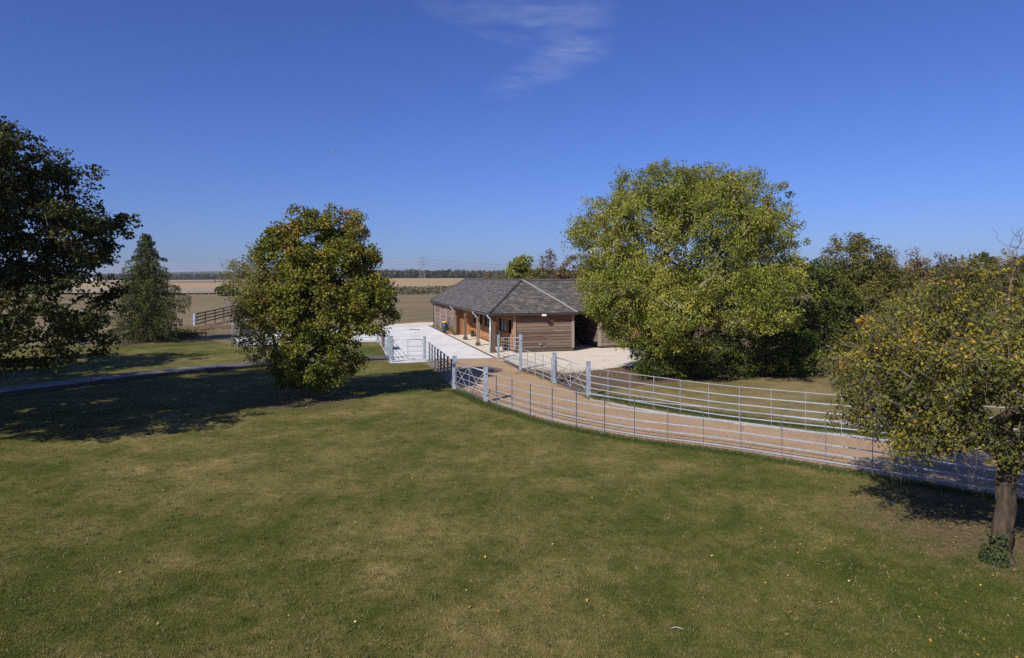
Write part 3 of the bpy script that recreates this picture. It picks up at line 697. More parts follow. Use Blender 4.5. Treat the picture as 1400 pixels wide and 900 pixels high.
# B: the drooping conifer beyond the path
root = thing('conifer_tree', 'dark drooping conifer standing beyond the path beside the left tree', 'tree', P(200, 468))
rng = np.random.RandomState(17); D = root.location.y; H = CAM_H + (HOR - 316) / FPX * D
mb = MB(); mb.tube([(0, 0, -0.05), (0, 0, H * 0.5), (0.05, 0, H * 0.98)], [0.22, 0.13, 0.015], 8)
cs = []; ns = []; ts = []
nb = 170
for i in range(nb):
    z = 0.35 + (H - 0.55) * (i / nb) ** 0.9
    ang = i * 2.399 + rng.uniform(-.3, .3)
    f = 1 - z / H
    L = (0.14 + 2.95 * f ** 0.75) * rng.uniform(0.6, 1.15) * (0.72 + 0.42 * ((z / 0.62) % 1.0))
    if math.cos(ang) > 0.5 and 0.2 < z / H < 0.75: L *= 1.32
    d = np.array([math.cos(ang), math.sin(ang), 0])
    m = 7; line = []
    for k in range(m + 1):
        t = k / m
        line.append(np.array([0, 0, z]) + d * L * t + np.array([0, 0, 0.30 * L * t - 0.42 * L * t * t + (0.06 * L * t ** 4)]))
    mb.tube(line, [0.035 * (1 - 0.85 * k / m) + 0.004 for k in range(m + 1)], 4)
    side = np.array([-d[1], d[0], 0])
    for k in range(int(135 * L)):
        t = rng.uniform(0.12, 1.0) ** 0.7; q = t * m; a = int(min(q, m - 1)); base = line[a] + (line[a + 1] - line[a]) * (q - a)
        wdt = 0.30 * L * (1 - t) ** 0.6 * 0.8 + 0.05
        hang = rng.uniform(0, 1) ** 1.4 * (0.55 if z < H * 0.75 else 0.2)
        cs.append(base + side * rng.uniform(-1, 1) * wdt + np.array([0, 0, -hang + rng.uniform(-.04, .06)]))
        ns.append(side * rng.normal() + d * rng.normal() + np.array([0, 0, 0.25]))
        ts.append(0.35 + 0.25 * t + rng.normal(0, .14) + 0.2 * hang)
mb.build('trunk', M['bark'], root, True)
leaf_mesh('crown', np.array(cs), np.array(ns), rng.uniform(0.09, 0.21, len(cs)), 0.28, np.clip(np.array(ts), 0, 1), L_conif, root, rng, 0.2, 1.6)

# trees and bushes beyond the barn
BT = 'trees beyond the barn'
def far_tree(px, top, hw, D, label, mat, seed, n=220, lv=34, ls=0.3, gap=-0.2, name='tree', cat='tree', cr=0.6, bark='bark', lo=0.1, tw=0):
    x = (px - 700) / FPX * D; h = CAM_H + (HOR - top) / FPX * D; r = hw / FPX * D
    z0 = ground_z(x, D)
    lob = [(0, 0, h * 0.56, r, r, h * 0.42), (-r * .45, 0, h * .42, r * .6, r * .7, h * .32), (r * .4, 0, h * .5, r * .65, r * .7, h * .33), (0.1 * r, 0, h * .8, r * .55, r * .55, h * .2)]
    return tree(name, label, cat, (x, D, z0), lob, trunk_line(h * .35, (0, 0), 5, .05, seed), n, lv, ls, mat, M[bark], 0.03 * h, 0.012, cr, 0.8, 0.7, seed, gap, 0.4, 1.6, 0.012, zmin=lo, twigs=tw)
far_tree(713, 351, 23, 92, 'rounded bright green tree behind the barn ridge', L_ash, 61, 260, 40, 0.30)
far_tree(748, 341, 18, 96, 'sparse reddish tree with sky showing through behind the barn', L_rust, 62, 150, 14, 0.24, -0.1, bark='bark_pale', tw=3)
far_tree(786, 349, 24, 93, 'russet thin tree behind the barn next to the ash crown', L_rust, 63, 170, 20, 0.26, -0.1, bark='bark_pale', tw=3)
far_tree(733, 368, 20, 88, 'low brown-green bush between the green tree and the sparse reddish tree', L_hedge, 64, 160, 34, 0.28, name='bush', cat='bush')
far_tree(768, 367, 20, 88, 'low russet bush behind the barn roof below the sparse reddish tree', L_rust, 65, 160, 34, 0.28, name='bush', cat='bush')
far_tree(688, 375, 16, 110, 'small scrubby green bush at the left foot of the bright green tree', L_hedge, 66, 120, 30, 0.30, name='bush', cat='bush')
far_tree(665, 377, 12, 125, 'tiny scrub bush on the field edge just above the barn ridge', L_hedge, 67, 80, 26, 0.32, name='bush', cat='bush')
far_tree(808, 352, 26, 95, 'olive tree half hidden behind the left side of the ash crown', L_hedge, 68, 180, 30, 0.3)
far_tree(1345, 347, 26, 120, 'dark distant tree just showing over the hedge on the right', L_green, 69, 200, 36, 0.4)
far_tree(1395, 352, 26, 125, 'second dark distant tree over the hedge, cut by the right edge', L_green, 70, 200, 36, 0.4)
far_tree(308, 392, 12, 178, 'round dark green bush by the white rail across the pasture', L_green, 71, 200, 40, 0.5, -0.4, 'bush', 'bush', 0.7)

# scrubby bank beside the stubble
def scatter_scrub(name, pts, h, wd, n, ls, mat, seed, kind='stuff'):
    rng = np.random.RandomState(seed)
    pts = [np.array(p[:2]) for p in pts]
    seg = np.array([np.linalg.norm(b - a) for a, b in zip(pts[:-1], pts[1:])]); cum = np.concatenate([[0], np.cumsum(seg)])
    s = rng.uniform(0, cum[-1], n); i = np.clip(np.searchsorted(cum, s) - 1, 0, len(seg) - 1)
    t = (s - cum[i]) / seg[i]
    A = np.array(pts)[i]; B = np.array(pts)[i + 1]; xy = A + (B - A) * t[:, None] + rng.normal(0, wd, (n, 2))
    hh = np.array([h * (0.55 + 0.7 * (0.5 + mnoise.noise(Vector((a / (wd * 2.2), b / (wd * 2.2), seed))))) for a, b in xy])
    z = hh * rng.uniform(0, 1, n) ** 0.7 + np.array([ground_z(a, b) for a, b in xy])
    cen = np.column_stack([xy, z])
    nor = rng.normal(size=(n, 3)); nor[:, 2] += .6
    o = leaf_mesh(name, cen, nor, ls * rng.uniform(.6, 1.4, n), 0.7, np.clip(rng.normal(.45, .2, n), 0, 1), mat, None, rng)
    return tag(o, kind=kind)
scatter_scrub('scrub', [P(520, 403), P(560, 402), P(600, 400.5), P(640, 398)], 1.9, 5.0, 9000, 0.5, L_scrub, 81)
scatter_scrub('undergrowth', [P(205, 466), P(235, 462), P(262, 459)], 0.5, 0.7, 2600, 0.16, L_dark, 82)

# far woods along the horizon, and hills behind them
def woods(name, a0, a1, D0, D1, hmin, hmax, n, seed, mat, ls):
    rng = np.random.RandomState(seed); C = []; T = []
    for _ in range(n):
        D = rng.uniform(D0, D1); a = rng.uniform(a0, a1); x = a * D
        h = rng.uniform(hmin, hmax) * (1 + 0.25 * mnoise.noise(Vector((x / 60, D / 60, seed)))); r = h * rng.uniform(.35, .5); g = ground_z(x, D)
        m = 46; d = rng.normal(size=(m, 3)); d /= np.linalg.norm(d, axis=1, keepdims=True); d *= rng.uniform(.6, 1, (m, 1)) 
        C.append(np.column_stack([x + d[:, 0] * r, D + d[:, 1] * r, g + h * .5 + d[:, 2] * h * .5])); T.append(np.full(m, np.clip(rng.normal(.45, .22), 0, 1)) + rng.normal(0, .06, m))
    C = np.vstack(C); T = np.clip(np.concatenate(T), 0, 1)
    nor = rng.normal(size=C.shape); nor[:, 2] += .7
    return tag(leaf_mesh(name, C, nor, ls * rng.uniform(.7, 1.3, len(C)), .9, T, mat, None, rng), kind='stuff')
woods('far_woods', -0.24, 0.12, 930, 1080, 5, 12, 1100, 91, L_dark, 4.0)
woods('far_woods', -0.95, -0.20, 1150, 1350, 5, 11, 1200, 92, L_dark, 4.5)
woods('far_woods', 0.10, 1.1, 500, 620, 7, 11, 600, 93, L_dark, 3.2)
mb = MB(); nx = 120
M['hill'] = m_plain('wooded_hill', (0.035, 0.048, 0.022), (0.075, 0.085, 0.04), 0.02, 0.95, 0.1)
for i in range(nx + 1):
    a = -1.7 + 2.2 * i / nx; D = 3000
    hz = 14 + 14 * math.exp(-((a + 0.42) / 0.10) ** 2) + 8 * mnoise.noise(Vector((a * 7, 2.2, 0))) + 3 * mnoise.noise(Vector((a * 40, 5.2, 0))) + 6 * math.exp(-((a + 0.75) / 0.2) ** 2)
    hz = max(hz, 2)
    for k, (dd, hh) in enumerate(((D - 700, 2.5), (D - 350, 2.5 + hz * .55), (D, 2.5 + hz), (D + 700, 0))):
        mb.v.append((a * dd, dd, hh))
for i in range(nx):
    for k in range(3):
        q = i * 4 + k; mb.f.append([q, q + 4, q + 5, q + 1]); mb.t.append(.5); mb.uv += [(0, 0)] * 4
tag(mb.build('hills', M['hill'], smooth=True), kind='structure')

# ------------------------------------------------------------------- pylons
def pylon(px, top, D, label, first=None):
    x = (px - 700) / FPX * D; g = ground_z(x, D); h = CAM_H + (HOR - top) / FPX * D - g
    root = thing('pylon', label, 'pylon', (x, D, g), R(8), 'pylons of the power line')
    mb = MB()
    def w(z): return 3.4 * (1 - z / h) ** 1.3 + 0.5
    zs = [0, h * .16, h * .3, h * .42, h * .53, h * .63, h * .72, h * .8, h * .88, h * .95, h]
    r = 0.24
    for sx, sy in ((1, 1), (1, -1), (-1, 1), (-1, -1)):
        mb.tube([(sx * w(z), sy * w(z), z) for z in zs], r, 4)
    for a, b in zip(zs[:-1], zs[1:]):
        for sy in (1, -1):
            mb.tube([(-w(a), sy * w(a), a), (w(b), sy * w(b), b)], r * .6, 3); mb.tube([(w(a), sy * w(a), a), (-w(b), sy * w(b), b)], r * .6, 3)
            mb.tube([(sy * w(a), -w(a), a), (sy * w(b), w(b), b)], r * .6, 3)
    mb.build('tower', M['steel_far'], root)
    arms = []
    for fz, L in ((.62, 5.2), (.76, 6.4), (.9, 4.6)):
        m2 = MB(); z = h * fz; m2.tube([(-L, 0, z), (0, 0, z), (L, 0, z)], r * .8, 4)
        for s in (1, -1):
            m2.tube([(s * w(z), 0, z), (s * L, 0, z)], r * .8, 4); m2.tube([(s * w(z), 0, z + h * .05), (s * L, 0, z)], r * .6, 3)
            m2.tube([(s * L, 0, z), (s * L, 0, z - h * .05)], r * .9, 4)
            arms.append(root.location + Vector((s * L, 0, z - h * .05)))
        m2.build('crossarm', M['steel_far'], root)
    return root, arms
p1, a1 = pylon(577, 350, 880, 'lattice pylon standing before the woods left of the barn')
p2, a2 = pylon(118, 353, 930, 'lattice pylon glimpsed through the large dark tree at left')
p3, a3 = pylon(309, 364, 1500, 'small faint pylon beside the left edge of the round maple')
def wires(A, B, label, sag=6):
    mb = MB()
    for a, b in zip(A, B):
        pts = [a.lerp(b, t / 24) - Vector((0, 0, sag * 4 * (t / 24) * (1 - t / 24))) for t in range(25)]
        mb.tube(pts, 0.10, 3)
    o = mb.build('power_line', M['steel_far'])
    tag(o, label, 'power line', 'wires between the pylons')
wires(a1, a2, 'power wires sagging between the two larger pylons on the left', 5)
wires(a1, [p + Vector((420, 60, -1.5)) for p in a1], 'power wires running right from the pylon towards the barn ridge', 9)

# a white farmhouse far across the fields
hr = thing('farmhouse', 'tiny white house far across the stubble below the left pylon', 'house', ((122 - 700) / FPX * 800, 800, ground_z(-495, 800)), R(20))
mb = MB(); mb.box((0, 0, 2.0), (10, 6, 4.0)); mb.build('wall', M['render'], hr)
mb = MB()
for s in (1, -1): mb.face([(-5.3, s * 3.4, 3.8), (5.3, s * 3.4, 3.8), (5.3, 0, 6.4), (-5.3, 0, 6.4)])
for s in (5, -5): mb.face([(s, -3, 4.0), (s, 3, 4.0), (s, 0, 6.3)])
mb.build('roof', M['ridge'], hr)

# --------------------------------------------------------------------- barn
TH = R(14.8)
barn = thing('barn', 'long oak-boarded stable barn with a hipped grey slate roof and open veranda', 'barn', (-1.17, 42.35, 0), TH)
rnd = random.Random(77)
EX0, EX1, EY0, EY1 = -0.35, 5.40, -0.42, 25.05
EZ, SL = 2.49, 0.72
RX = (EX0 + EX1) / 2; RZ = EZ + SL * (EX1 - EX0) / 2; HW = (EX1 - EX0) / 2
def slope(mb, A, B, C, D, gauge=0.1975, lip=0.022):
    """A slated plane: eave A-B, top D-C, in real lapped courses."""
    A, B, C, D = map(Vector, (A, B, C, D))
    up = ((D + C) / 2 - (A + B) / 2); ed = (B - A).normalized()
    upn = (up - ed * up.dot(ed)); L = upn.length; upn.normalize()
    nrm = ed.cross(upn).normalized()
    n = max(1, int(round(L / gauge)))
    for k in range(n):
        t0, t1 = k / n, (k + 1) / n
        a, b = A.lerp(D, t0), B.lerp(C, t0); d, c = A.lerp(D, t1), B.lerp(C, t1)
        a2, b2 = a + nrm * lip, b + nrm * lip; d2, c2 = d + nrm * 0.004, c + nrm * 0.004
        def uv(p): return ((p - A).dot(ed), (p - A).dot(upn) + 0.0005)
        mb.face([a2, b2, c2, d2], 0.5, [uv(a), uv(b), uv(c), uv(d)])
        mb.face([a, b, b2, a2], 0.5, [(0.1, 0.1)] * 4)
mb = MB()
slope(mb, (EX0, EY1, EZ), (EX0, EY0, EZ), (RX, EY0 + HW, RZ), (RX, EY1 - HW, RZ))
slope(mb, (EX1, EY0, EZ), (EX1, EY1, EZ), (RX, EY1 - HW, RZ), (RX, EY0 + HW, RZ))
slope(mb, (EX0, EY0, EZ), (EX1, EY0, EZ), (RX, EY0 + HW, RZ), (RX, EY0 + HW, RZ))
slope(mb, (EX1, EY1, EZ), (EX0, EY1, EZ), (RX, EY1 - HW, RZ), (RX, EY1 - HW, RZ))
# cross wing to the right
WX1, WY0, WY1 = 17.0, 0.62, 6.28
WRY = (WY0 + WY1) / 2; WRZ = EZ + SL * (WY1 - WY0) / 2
slope(mb, (EX1 - 0.25, WY0, EZ), (WX1, WY0, EZ), (WX1 - 2.8, WRY, WRZ), (RX, WRY, WRZ))
slope(mb, (WX1, WY1, EZ), (EX1 - 0.25, WY1, EZ), (RX, WRY, WRZ), (WX1 - 2.8, WRY, WRZ))
slope(mb, (WX1, WY0, EZ), (WX1, WY1, EZ), (WX1 - 2.8, WRY, WRZ), (WX1 - 2.8, WRY, WRZ))
roof = mb.build('roof', M['slate'], barn)
def caps(mb, a, b, r=0.10, step=0.42):
    a = Vector(a); b = Vector(b); n = max(1, int((b - a).length / step))
    for k in range(n):
        p = a.lerp(b, k / n); q = a.lerp(b, (k + 1.04) / n)
        mb.tube([p, q], [r, r * 0.90], 8, rnd.random())
mb = MB()
caps(mb, (RX, EY0 + HW, RZ + .0), (RX, EY1 - HW, RZ + .0)); caps(mb, (RX, WRY, WRZ), (WX1 - 2.8, WRY, WRZ))
mb.build('ridge_cap', M['ridge'], roof)
mb = MB(); caps(mb, (EX0, EY0, EZ + .03), (RX, EY0 + HW, RZ + .03), 0.085); mb.build('hip_cap', M['ridge'], roof)
mb = MB(); caps(mb, (EX0, EY1, EZ + .03), (RX, EY1 - HW, RZ + .03), 0.085); mb.build('hip_cap', M['ridge'], roof)
mb = MB(); mb.tube([(EX1, EY0, EZ + .05), (RX, EY0 + HW, RZ + .05)], 0.04, 8); mb.build('hip_cap', M['lead'], roof, label='pale lead-capped hip')
# soffit, fascia, gutters
mb = MB()
mb.box(((EX0 + EX1) / 2, (EY0 + EY1) / 2, EZ - 0.035), (EX1 - EX0 - 0.16, EY1 - EY0 - 0.16, 0.03))
mb.box(((EX1 + WX1) / 2 - 0.1, (WY0 + WY1) / 2, EZ - 0.035), (WX1 - EX1 - 0.1, WY1 - WY0 - 0.16, 0.03))
mb.build('soffit', M['oak_post'], barn)
mb = MB()
mb.box((EX0 + 0.06, (EY0 + EY1) / 2, EZ - 0.085), (0.03, EY1 - EY0 - 0.1, 0.16)); mb.box(((EX0 + EX1) / 2, EY0 + 0.06, EZ - 0.085), (EX1 - EX0 - 0.18, 0.03, 0.16))
mb.box((EX1 - 0.06, EY0 + .5, EZ - 0.085), (0.03, 0.9, 0.16)); mb.box(((EX1 + WX1) / 2 - .05, WY0 + 0.06, EZ - 0.085), (WX1 - EX1 + .05, 0.03, 0.16))
mb.build('fascia', M['oak_post'], barn)
def gutter(a, b):
    a = Vector(a); b = Vector(b); d = (b - a).normalized(); s = Vector((d.y, -d.x, 0))
    mb = MB(); prof = [(math.cos(t) * 0.062, math.sin(t) * 0.062) for t in [math.pi + math.pi * k / 8 for k in range(9)]]
    for (x0, z0), (x1, z1) in zip(prof[:-1], prof[1:]):
        mb.face([a + s * x0 + Vector((0, 0, z0)), b + s * x0 + Vector((0, 0, z0)), b + s * x1 + Vector((0, 0, z1)), a + s * x1 + Vector((0, 0, z1))])
    mb.tube([a + s * .062, b + s * .062], 0.007, 5); mb.tube([a - s * .062, b - s * .062], 0.007, 5)
    return mb.build('gutter', M['gutter'], barn)
gutter((EX0 - .02, EY1, EZ - .03), (EX0 - .02, EY0 - .04, EZ - .03)); gutter((EX0 - .04, EY0 - .02, EZ - .03), (EX1 + .04, EY0 - .02, EZ - .03)); gutter((EX1 + .08, WY0 - .02, EZ - .03), (WX1, WY0 - .02, EZ - .03))

def boards(mb, o, d, L, z0, z1, nrm, bh=0.185, holes=(), proud=0.034):
    """Horizontal weatherboards from o along d; holes = (x0, x1, z0, z1)."""
    o = Vector(o); d = Vector(d); nrm = Vector(nrm); n = max(1, int(round((z1 - z0) / bh)))
    cuts = [0.0]
    for k in range(n): cuts.append(cuts[-1] + rnd.uniform(.65, 1.35))
    cuts = [z0 + (z1 - z0) * c / cuts[-1] for c in cuts]
    for k in range(n):
        za, zb = cuts[k], cuts[k + 1]; zm = (za + zb) / 2
        segs = [(0.0, L)]
        for h in holes:
            if h[2] < zm < h[3]:
                ns = []
                for a, b in segs:
                    if h[0] > a: ns.append((a, min(b, h[0])))
                    if h[1] < b: ns.append((max(a, h[1]), b))
                segs = [s for s in ns if s[1] - s[0] > 0.02]
        for a, b in segs:
            x = a
            while x < b - 1e-4:
                e = min(b, x + rnd.uniform(2.0, 4.2))
                if b - e < 0.5: e = b
                t = min(1, max(0, rnd.gauss(.5, .30))); wv = [rnd.uniform(-.012, .012) for _ in range(2)]
                pr = proud + rnd.uniform(-.004, .008)
                def q(xx, z, off): return o + d * xx + nrm * off + Vector((0, 0, z))
                ns = max(1, int((e - x) / 0.32)); sd = rnd.uniform(0, 99)
                for j in range(ns):
                    xa, xb = x + (e - .004 - x) * j / ns, x + (e - .004 - x) * (j + 1) / ns
                    oa, ob = [-.014 + .026 * mnoise.noise(Vector((xx * 1.9, sd, k))) for xx in (xa, xb)]
                    A, B = q(xa, za + oa, pr), q(xb, za + ob, pr); C, D = q(xb, zb, 0.003), q(xa, zb, 0.003)
                    mb.face([A, B, C, D], t); mb.face([q(xa, za + oa, 0), q(xb, za + ob, 0), B, A], t * .4)
                x = e
def backing(mb, o, d, L, z0, z1, nrm, th=0.12):
    o = Vector(o); d = Vector(d); nrm = Vector(nrm); c = o + d * L / 2 - nrm * (th / 2 + .004) + Vector((0, 0, (z0 + z1) / 2))
    mb.box(c, (abs(d.x) * L + abs(nrm.x) * th, abs(d.y) * L + abs(nrm.y) * th, z1 - z0), 0.3)

IX, IY = 1.35, 13.6    # inner veranda wall line; end of the veranda
WT = EZ - 0.06
# inner veranda wall: lower boards, openings above
bays = [(0.35, 1.45, 'door'), (1.75, 3.9, 'window'), (4.7, 5.9, 'door'), (6.3, 8.4, 'window'), (9.0, 10.2, 'door'), (10.6, 12.6, 'window')]
mb = MB(); hol = [(a, b, 1.12, 2.12) for a, b, _ in bays]
boards(mb, (IX, 0.0, 0), (0, 1, 0), IY, 0.16, WT, (-1, 0, 0), holes=hol)
wl = mb.build('wall', M['oak_warm'], barn, label='sheltered veranda wall of warm orange boards')
mb = MB()
mb.box((IX + .30, IY / 2, 1.3), (0.06, IY, 2.3)); mb.build('interior_shade', M['dark'], barn)  # near-black sheet paints the unlit stable interior behind the openings
for a, b, kind in bays:
    mb = MB(); c = (a + b) / 2
    for z in (1.12, 2.12): mb.box((IX - .02, c, z), (0.12, b - a + .12, 0.07))
    for y in (a, b): mb.box((IX - .02, y, 1.62), (0.12, 0.08, 0.93))
    if kind == 'window':
        mb.box((IX + .02, c, 1.62), (0.05, 0.06, 0.93)); fr = mb.build('window', M['oak_post'], barn)
        m2 = MB(); m2.box((IX + .05, c, 1.62), (0.012, b - a - .08, 0.93)); m2.build('pane', M['glass'], fr)
    else:
        dd = mb.build('door', M['oak_vert'], barn)
        m2 = MB()
        for k in range(6): m2.box((IX - .055, a + (b - a) * (k + .5) / 6, 0.62), (0.03, (b - a) / 6 - .012, 0.92), rnd.random())
        m2.build('door_leaf', M['oak_vert'], dd)
# end wall of the veranda (vertical boards) and the flush long wall beyond it
mb = MB()
x = 0.06
while x < IX:
    wd = rnd.uniform(.13, .19); mb.box((min(x + wd / 2, IX), IY + .02 + rnd.uniform(0, .012), WT / 2 + .03), (wd - .008, 0.03, WT - .1), rnd.random()); x += wd
backing(mb, (0.05, IY + .04, 0), (1, 0, 0), IX, 0.05, WT, (0, -1, 0)); mb.build('wall', M['oak_vert'], barn, label='short end wall of upright boards')
mb = MB(); backing(mb, (0.06, IY, 0), (0, 1, 0), EY1 - IY - .4, 0.05, WT, (-1, 0, 0)); boards(mb, (0.06, IY, 0), (0, 1, 0), EY1 - IY - .4, 0.14, WT, (-1, 0, 0)); mb.build('wall', M['oak_wall'], barn)
# front wall
mb = MB(); backing(mb, (IX, 0, 0), (1, 0, 0), 5.3 - IX, 0.3, WT, (0, -1, 0)); boards(mb, (IX + .0, 0, 0), (1, 0, 0), 5.3 - IX, 0.30, WT, (0, -1, 0), 0.165)
mb.build('wall', M['oak_wall'], barn, label='front wall of weathered horizontal boards')
mb = MB(); mb.box((IX + .02, -.045, WT / 2 + .12), (0.16, 0.06, WT - .24), .75); mb.build('corner_board', M['oak_grey'], barn)
mb = MB(); mb.box((5.23, -.045, WT / 2 + .12), (0.16, 0.06, WT - .24), .75); mb.build('corner_board', M['oak_grey'], barn)
mb = MB(); mb.box(((IX + 5.3) / 2, 0.07, 0.145), (5.3 - IX, 0.14, 0.29)); mb.box((5.23, 9, 0.145), (0.14, 17.6, 0.29)); mb.build('plinth', M['brick'], barn)
# right side, back
mb = MB(); backing(mb, (5.3, 0.1, 0), (0, 1, 0), 24.6, 0.1, WT, (1, 0, 0)); boards(mb, (5.3, 0.1, 0), (0, 1, 0), 24.6, 0.2, WT, (1, 0, 0)); mb.build('wall', M['oak_wall'], barn)
mb = MB(); backing(mb, (0.06, 24.7, 0), (1, 0, 0), 5.24, 0.1, WT, (0, 1, 0)); boards(mb, (0.06, 24.7, 0), (1, 0, 0), 5.24, 0.2, WT, (0, 1, 0)); mb.build('wall', M['oak_wall'], barn)
# wing block right of the passage
BX = 7.55
mb = MB(); backing(mb, (BX, 1.2, 0), (0, 1, 0), 4.6, 0.1, WT, (-1, 0, 0)); boards(mb, (BX, 1.2, 0), (0, 1, 0), 4.6, 0.2, WT, (-1, 0, 0)); mb.build('wall', M['oak_wall'], barn, label='passage side wall of the right wing')
mb = MB(); backing(mb, (BX, 1.2, 0), (1, 0, 0), WX1 - .4 - BX, 0.1, WT, (0, -1, 0)); boards(mb, (BX, 1.2, 0), (1, 0, 0), WX1 - .4 - BX, 0.2, WT, (0, -1, 0), holes=[(2.2, 3.6, .2, 2.1)]); mb.build('wall', M['oak_wall'], barn, label='front wall of the right wing')
mb = MB(); mb.box((BX + 2.9, 1.19, 1.12), (1.36, 0.05, 1.9)); mb.build('door', M['oak_vert'], barn)
mb = MB(); mb.box((BX + .02, 1.23, WT / 2 + .05), (0.20, 0.20, WT - .2), .8); mb.build('corner_board', M['oak_grey'], barn)
mb = MB(); backing(mb, (5.3, 5.9, 0), (1, 0, 0), WX1 - 5.7, 0.05, WT, (0, -1, 0)); mb.build('wall', M['oak_wall'], barn, label='dark back wall of the passage')
# posts of the veranda on stone pads
for i, y in enumerate((0.0, 4.53, 9.06, 13.45)):
    mb = MB(); s = 0.19 if i else 0.25
    mb.box((0, y, 0.28 + (WT - .28) / 2), (s, s, WT - .28), rnd.random()); po = mb.build('post', M['oak_post'], barn)
    m2 = MB(); m2.box((0, y, 0.13), (s + .11, s + .11, 0.26)); m2.tube([(0, y, .255), (0, y, .30)], [s * .72, s * .6], 4); m2.build('pad', M['brick'], po)
    m3 = MB()
    for sg in (1, -1):
        if i or sg > 0: m3.bar((0, y + sg * .08, 1.75), (0, y + sg * .58, WT - .04), .09, .11)
    if i == 0: m3.bar((.08, 0, 1.85), (.5, 0, WT - .04), .09, .11)
    m3.build('brace', M['oak_post'], po)
mb = MB(); mb.box((0, IY / 2, WT - .10), (0.16, IY, .18)); mb.box((IX / 2, 0, WT - .10), (IX - .1, .14, .18)); mb.build('beam', M['oak_post'], barn)
for y in (17.9, 21.2, 24.5):
    mb = MB(); mb.box((0.0, y, WT / 2), (.12, .2, WT - .05), .8); mb.build('pilaster', M['oak_grey'], barn)
# downpipes with swan necks
for i, y in enumerate((-0.05, 4.53, 13.45, 24.9)):
    mb = MB(); x0 = EX0 - .02
    ox = -0.17 if i else -0.20; oy = y - (0.0 if i else 0.02)
    mb.tube([(x0, y, EZ - .06), (x0, y, EZ - .16), (ox, oy, EZ - .34), (ox, oy, EZ - .48)], .045, 8)
    mb.tube([(ox, oy, EZ - .40), (ox, oy, .04)] if i in (0,) else [(ox, oy, EZ - .40), (ox, oy, EZ - .5)], .045, 8)
    mb.build('downpipe', M['zinc'] if i < 3 else M['iron'], barn, True)
mb = MB(); mb.tube([(-.07, 24.8, .02), (-.07, 24.8, WT)], .06, 8); mb.build('downpipe', M['iron'], barn, True)
# lamp, vent and box on the front wall
mb = MB(); mb.box((3.15, EY0 - .10, EZ - .12), (.26, .14, .12)); mb.bar((3.15, EY0 - .04, EZ - .10), (3.15, EY0 + .1, EZ - .10), .06, .06); mb.build('floodlight', M['white'], barn)
mb = MB(); mb.box((3.78, -.06, 2.0), (.19, .09, .13)); mb.bar((3.70, -.04, 2.06), (3.45, -.04, 2.18), .02, .02); mb.build('vent', M['terracotta'], barn)
mb = MB(); mb.box((3.05, -.07, .52), (.16, .10, .10)); mb.build('socket_box', M['galv'], barn)
# veranda floor
mb = MB(); mb.box(((-.40 + IX) / 2, 6.2, .03), (IX + .40, 17.0, .06)); mb.build('floor', M['apron'], barn)
# slot drain along the eaves line
mb = MB()
B = barn.matrix_basis if False else Matrix.Translation((-1.17, 42.35, 0)) @ Matrix.Rotation(TH, 4, 'Z')
a = B @ Vector((-.47, -2.35, .032)); b = B @ Vector((-.47, 25.9, .032)); mb.bar(a, b, .13, .012); tag(mb.build('drain_path', M['iron']), kind='structure')

def at(x, y, z=0.0): return B @ Vector((x, y, z))
# things that stand under and by the veranda
def lathe(mb, prof, n=16, c=(0, 0, 0), tint=.5):
    mb.tube([(c[0], c[1], c[2] + z) for z, r in prof], [r for z, r in prof], n, tint)
t = thing('feed_bin', 'dark blue feed barrel with yellow lid against the long wall of the barn', 'bin', at(-.28, 17.0))
mb = MB(); lathe(mb, [(0, .20), (.1, .23), (.5, .24), (.86, .19)]); mb.build('body', M['navy'], t, True)
mb = MB(); lathe(mb, [(.86, .20), (.93, .21), (.97, .08)]); mb.build('lid', M['yellow'], t, True)
t = thing('broom', 'dark broom leaning on the barn wall beside the blue barrel', 'broom', at(-.12, 16.2))
mb = MB(); mb.tube([(0, 0, .12), (.08, .05, 1.5)], .016, 6); mb.build('handle', M['iron'], t)
mb = MB(); mb.box((0, 0, .07), (.08, .42, .14)); mb.build('head', M['iron'], t)
def pot(loc, label, mat, leafmat, seed, r=.17, h=.28):
    t = thing('flower_pot', label, 'flower pot', loc, 0, 'flower pots along the veranda')
    mb = MB(); lathe(mb, [(0, r * .7), (h, r), (h, r * .86), (h - .03, r * .84)]); mb.build('pot', mat, t, True)
    rng = np.random.RandomState(seed); n = 170
    c = rng.normal(0, 1, (n, 3)); c /= np.linalg.norm(c, axis=1, keepdims=True); c *= rng.uniform(.3, 1, (n, 1)) * r * 1.5; c[:, 2] = np.abs(c[:, 2]) * 1.1 + h
    leaf_mesh('plant', c, rng.normal(size=(n, 3)) + np.array([0, 0, .8]), rng.uniform(.06, .11, n), .7, rng.uniform(.2, 1, n), leafmat, t, rng)
pot(at(-.18, 14.3), 'yellow-green potted plant at the foot of the last veranda post', M['terracotta'], L_lime, 1)
pot(at(-.22, 15.3), 'dark-leaved potted plant by the long wall next to the blue barrel', M['terracotta'], L_green, 2, .2, .3)
pot(at(1.05, 11.6, .06), 'potted plant against the orange boards deep in the veranda', M['iron'], L_green, 3)
pot(at(.95, 0.75, .06), 'tall yellow flowering pot behind the corner post of the barn', M['iron'], L_lime, 4, .2, .5)
t = thing('hay_bag', 'white sack propped on the veranda boards between two posts', 'sack', at(1.0, 4.2, .06))
mb = MB(); lathe(mb, [(0, .16), (.05, .24), (.35, .25), (.62, .20), (.72, .08), (.78, .11)], 12); mb.build('body', M['white'], t, True)
mb = MB(); mb.tube([(0, 0, .705), (0, 0, .735)], .095, 12); mb.build('tie', M['blue'], t, True)
t = thing('feed_bin', 'tall black bin standing beside the white sack in the veranda', 'bin', at(.98, 3.45, .06))
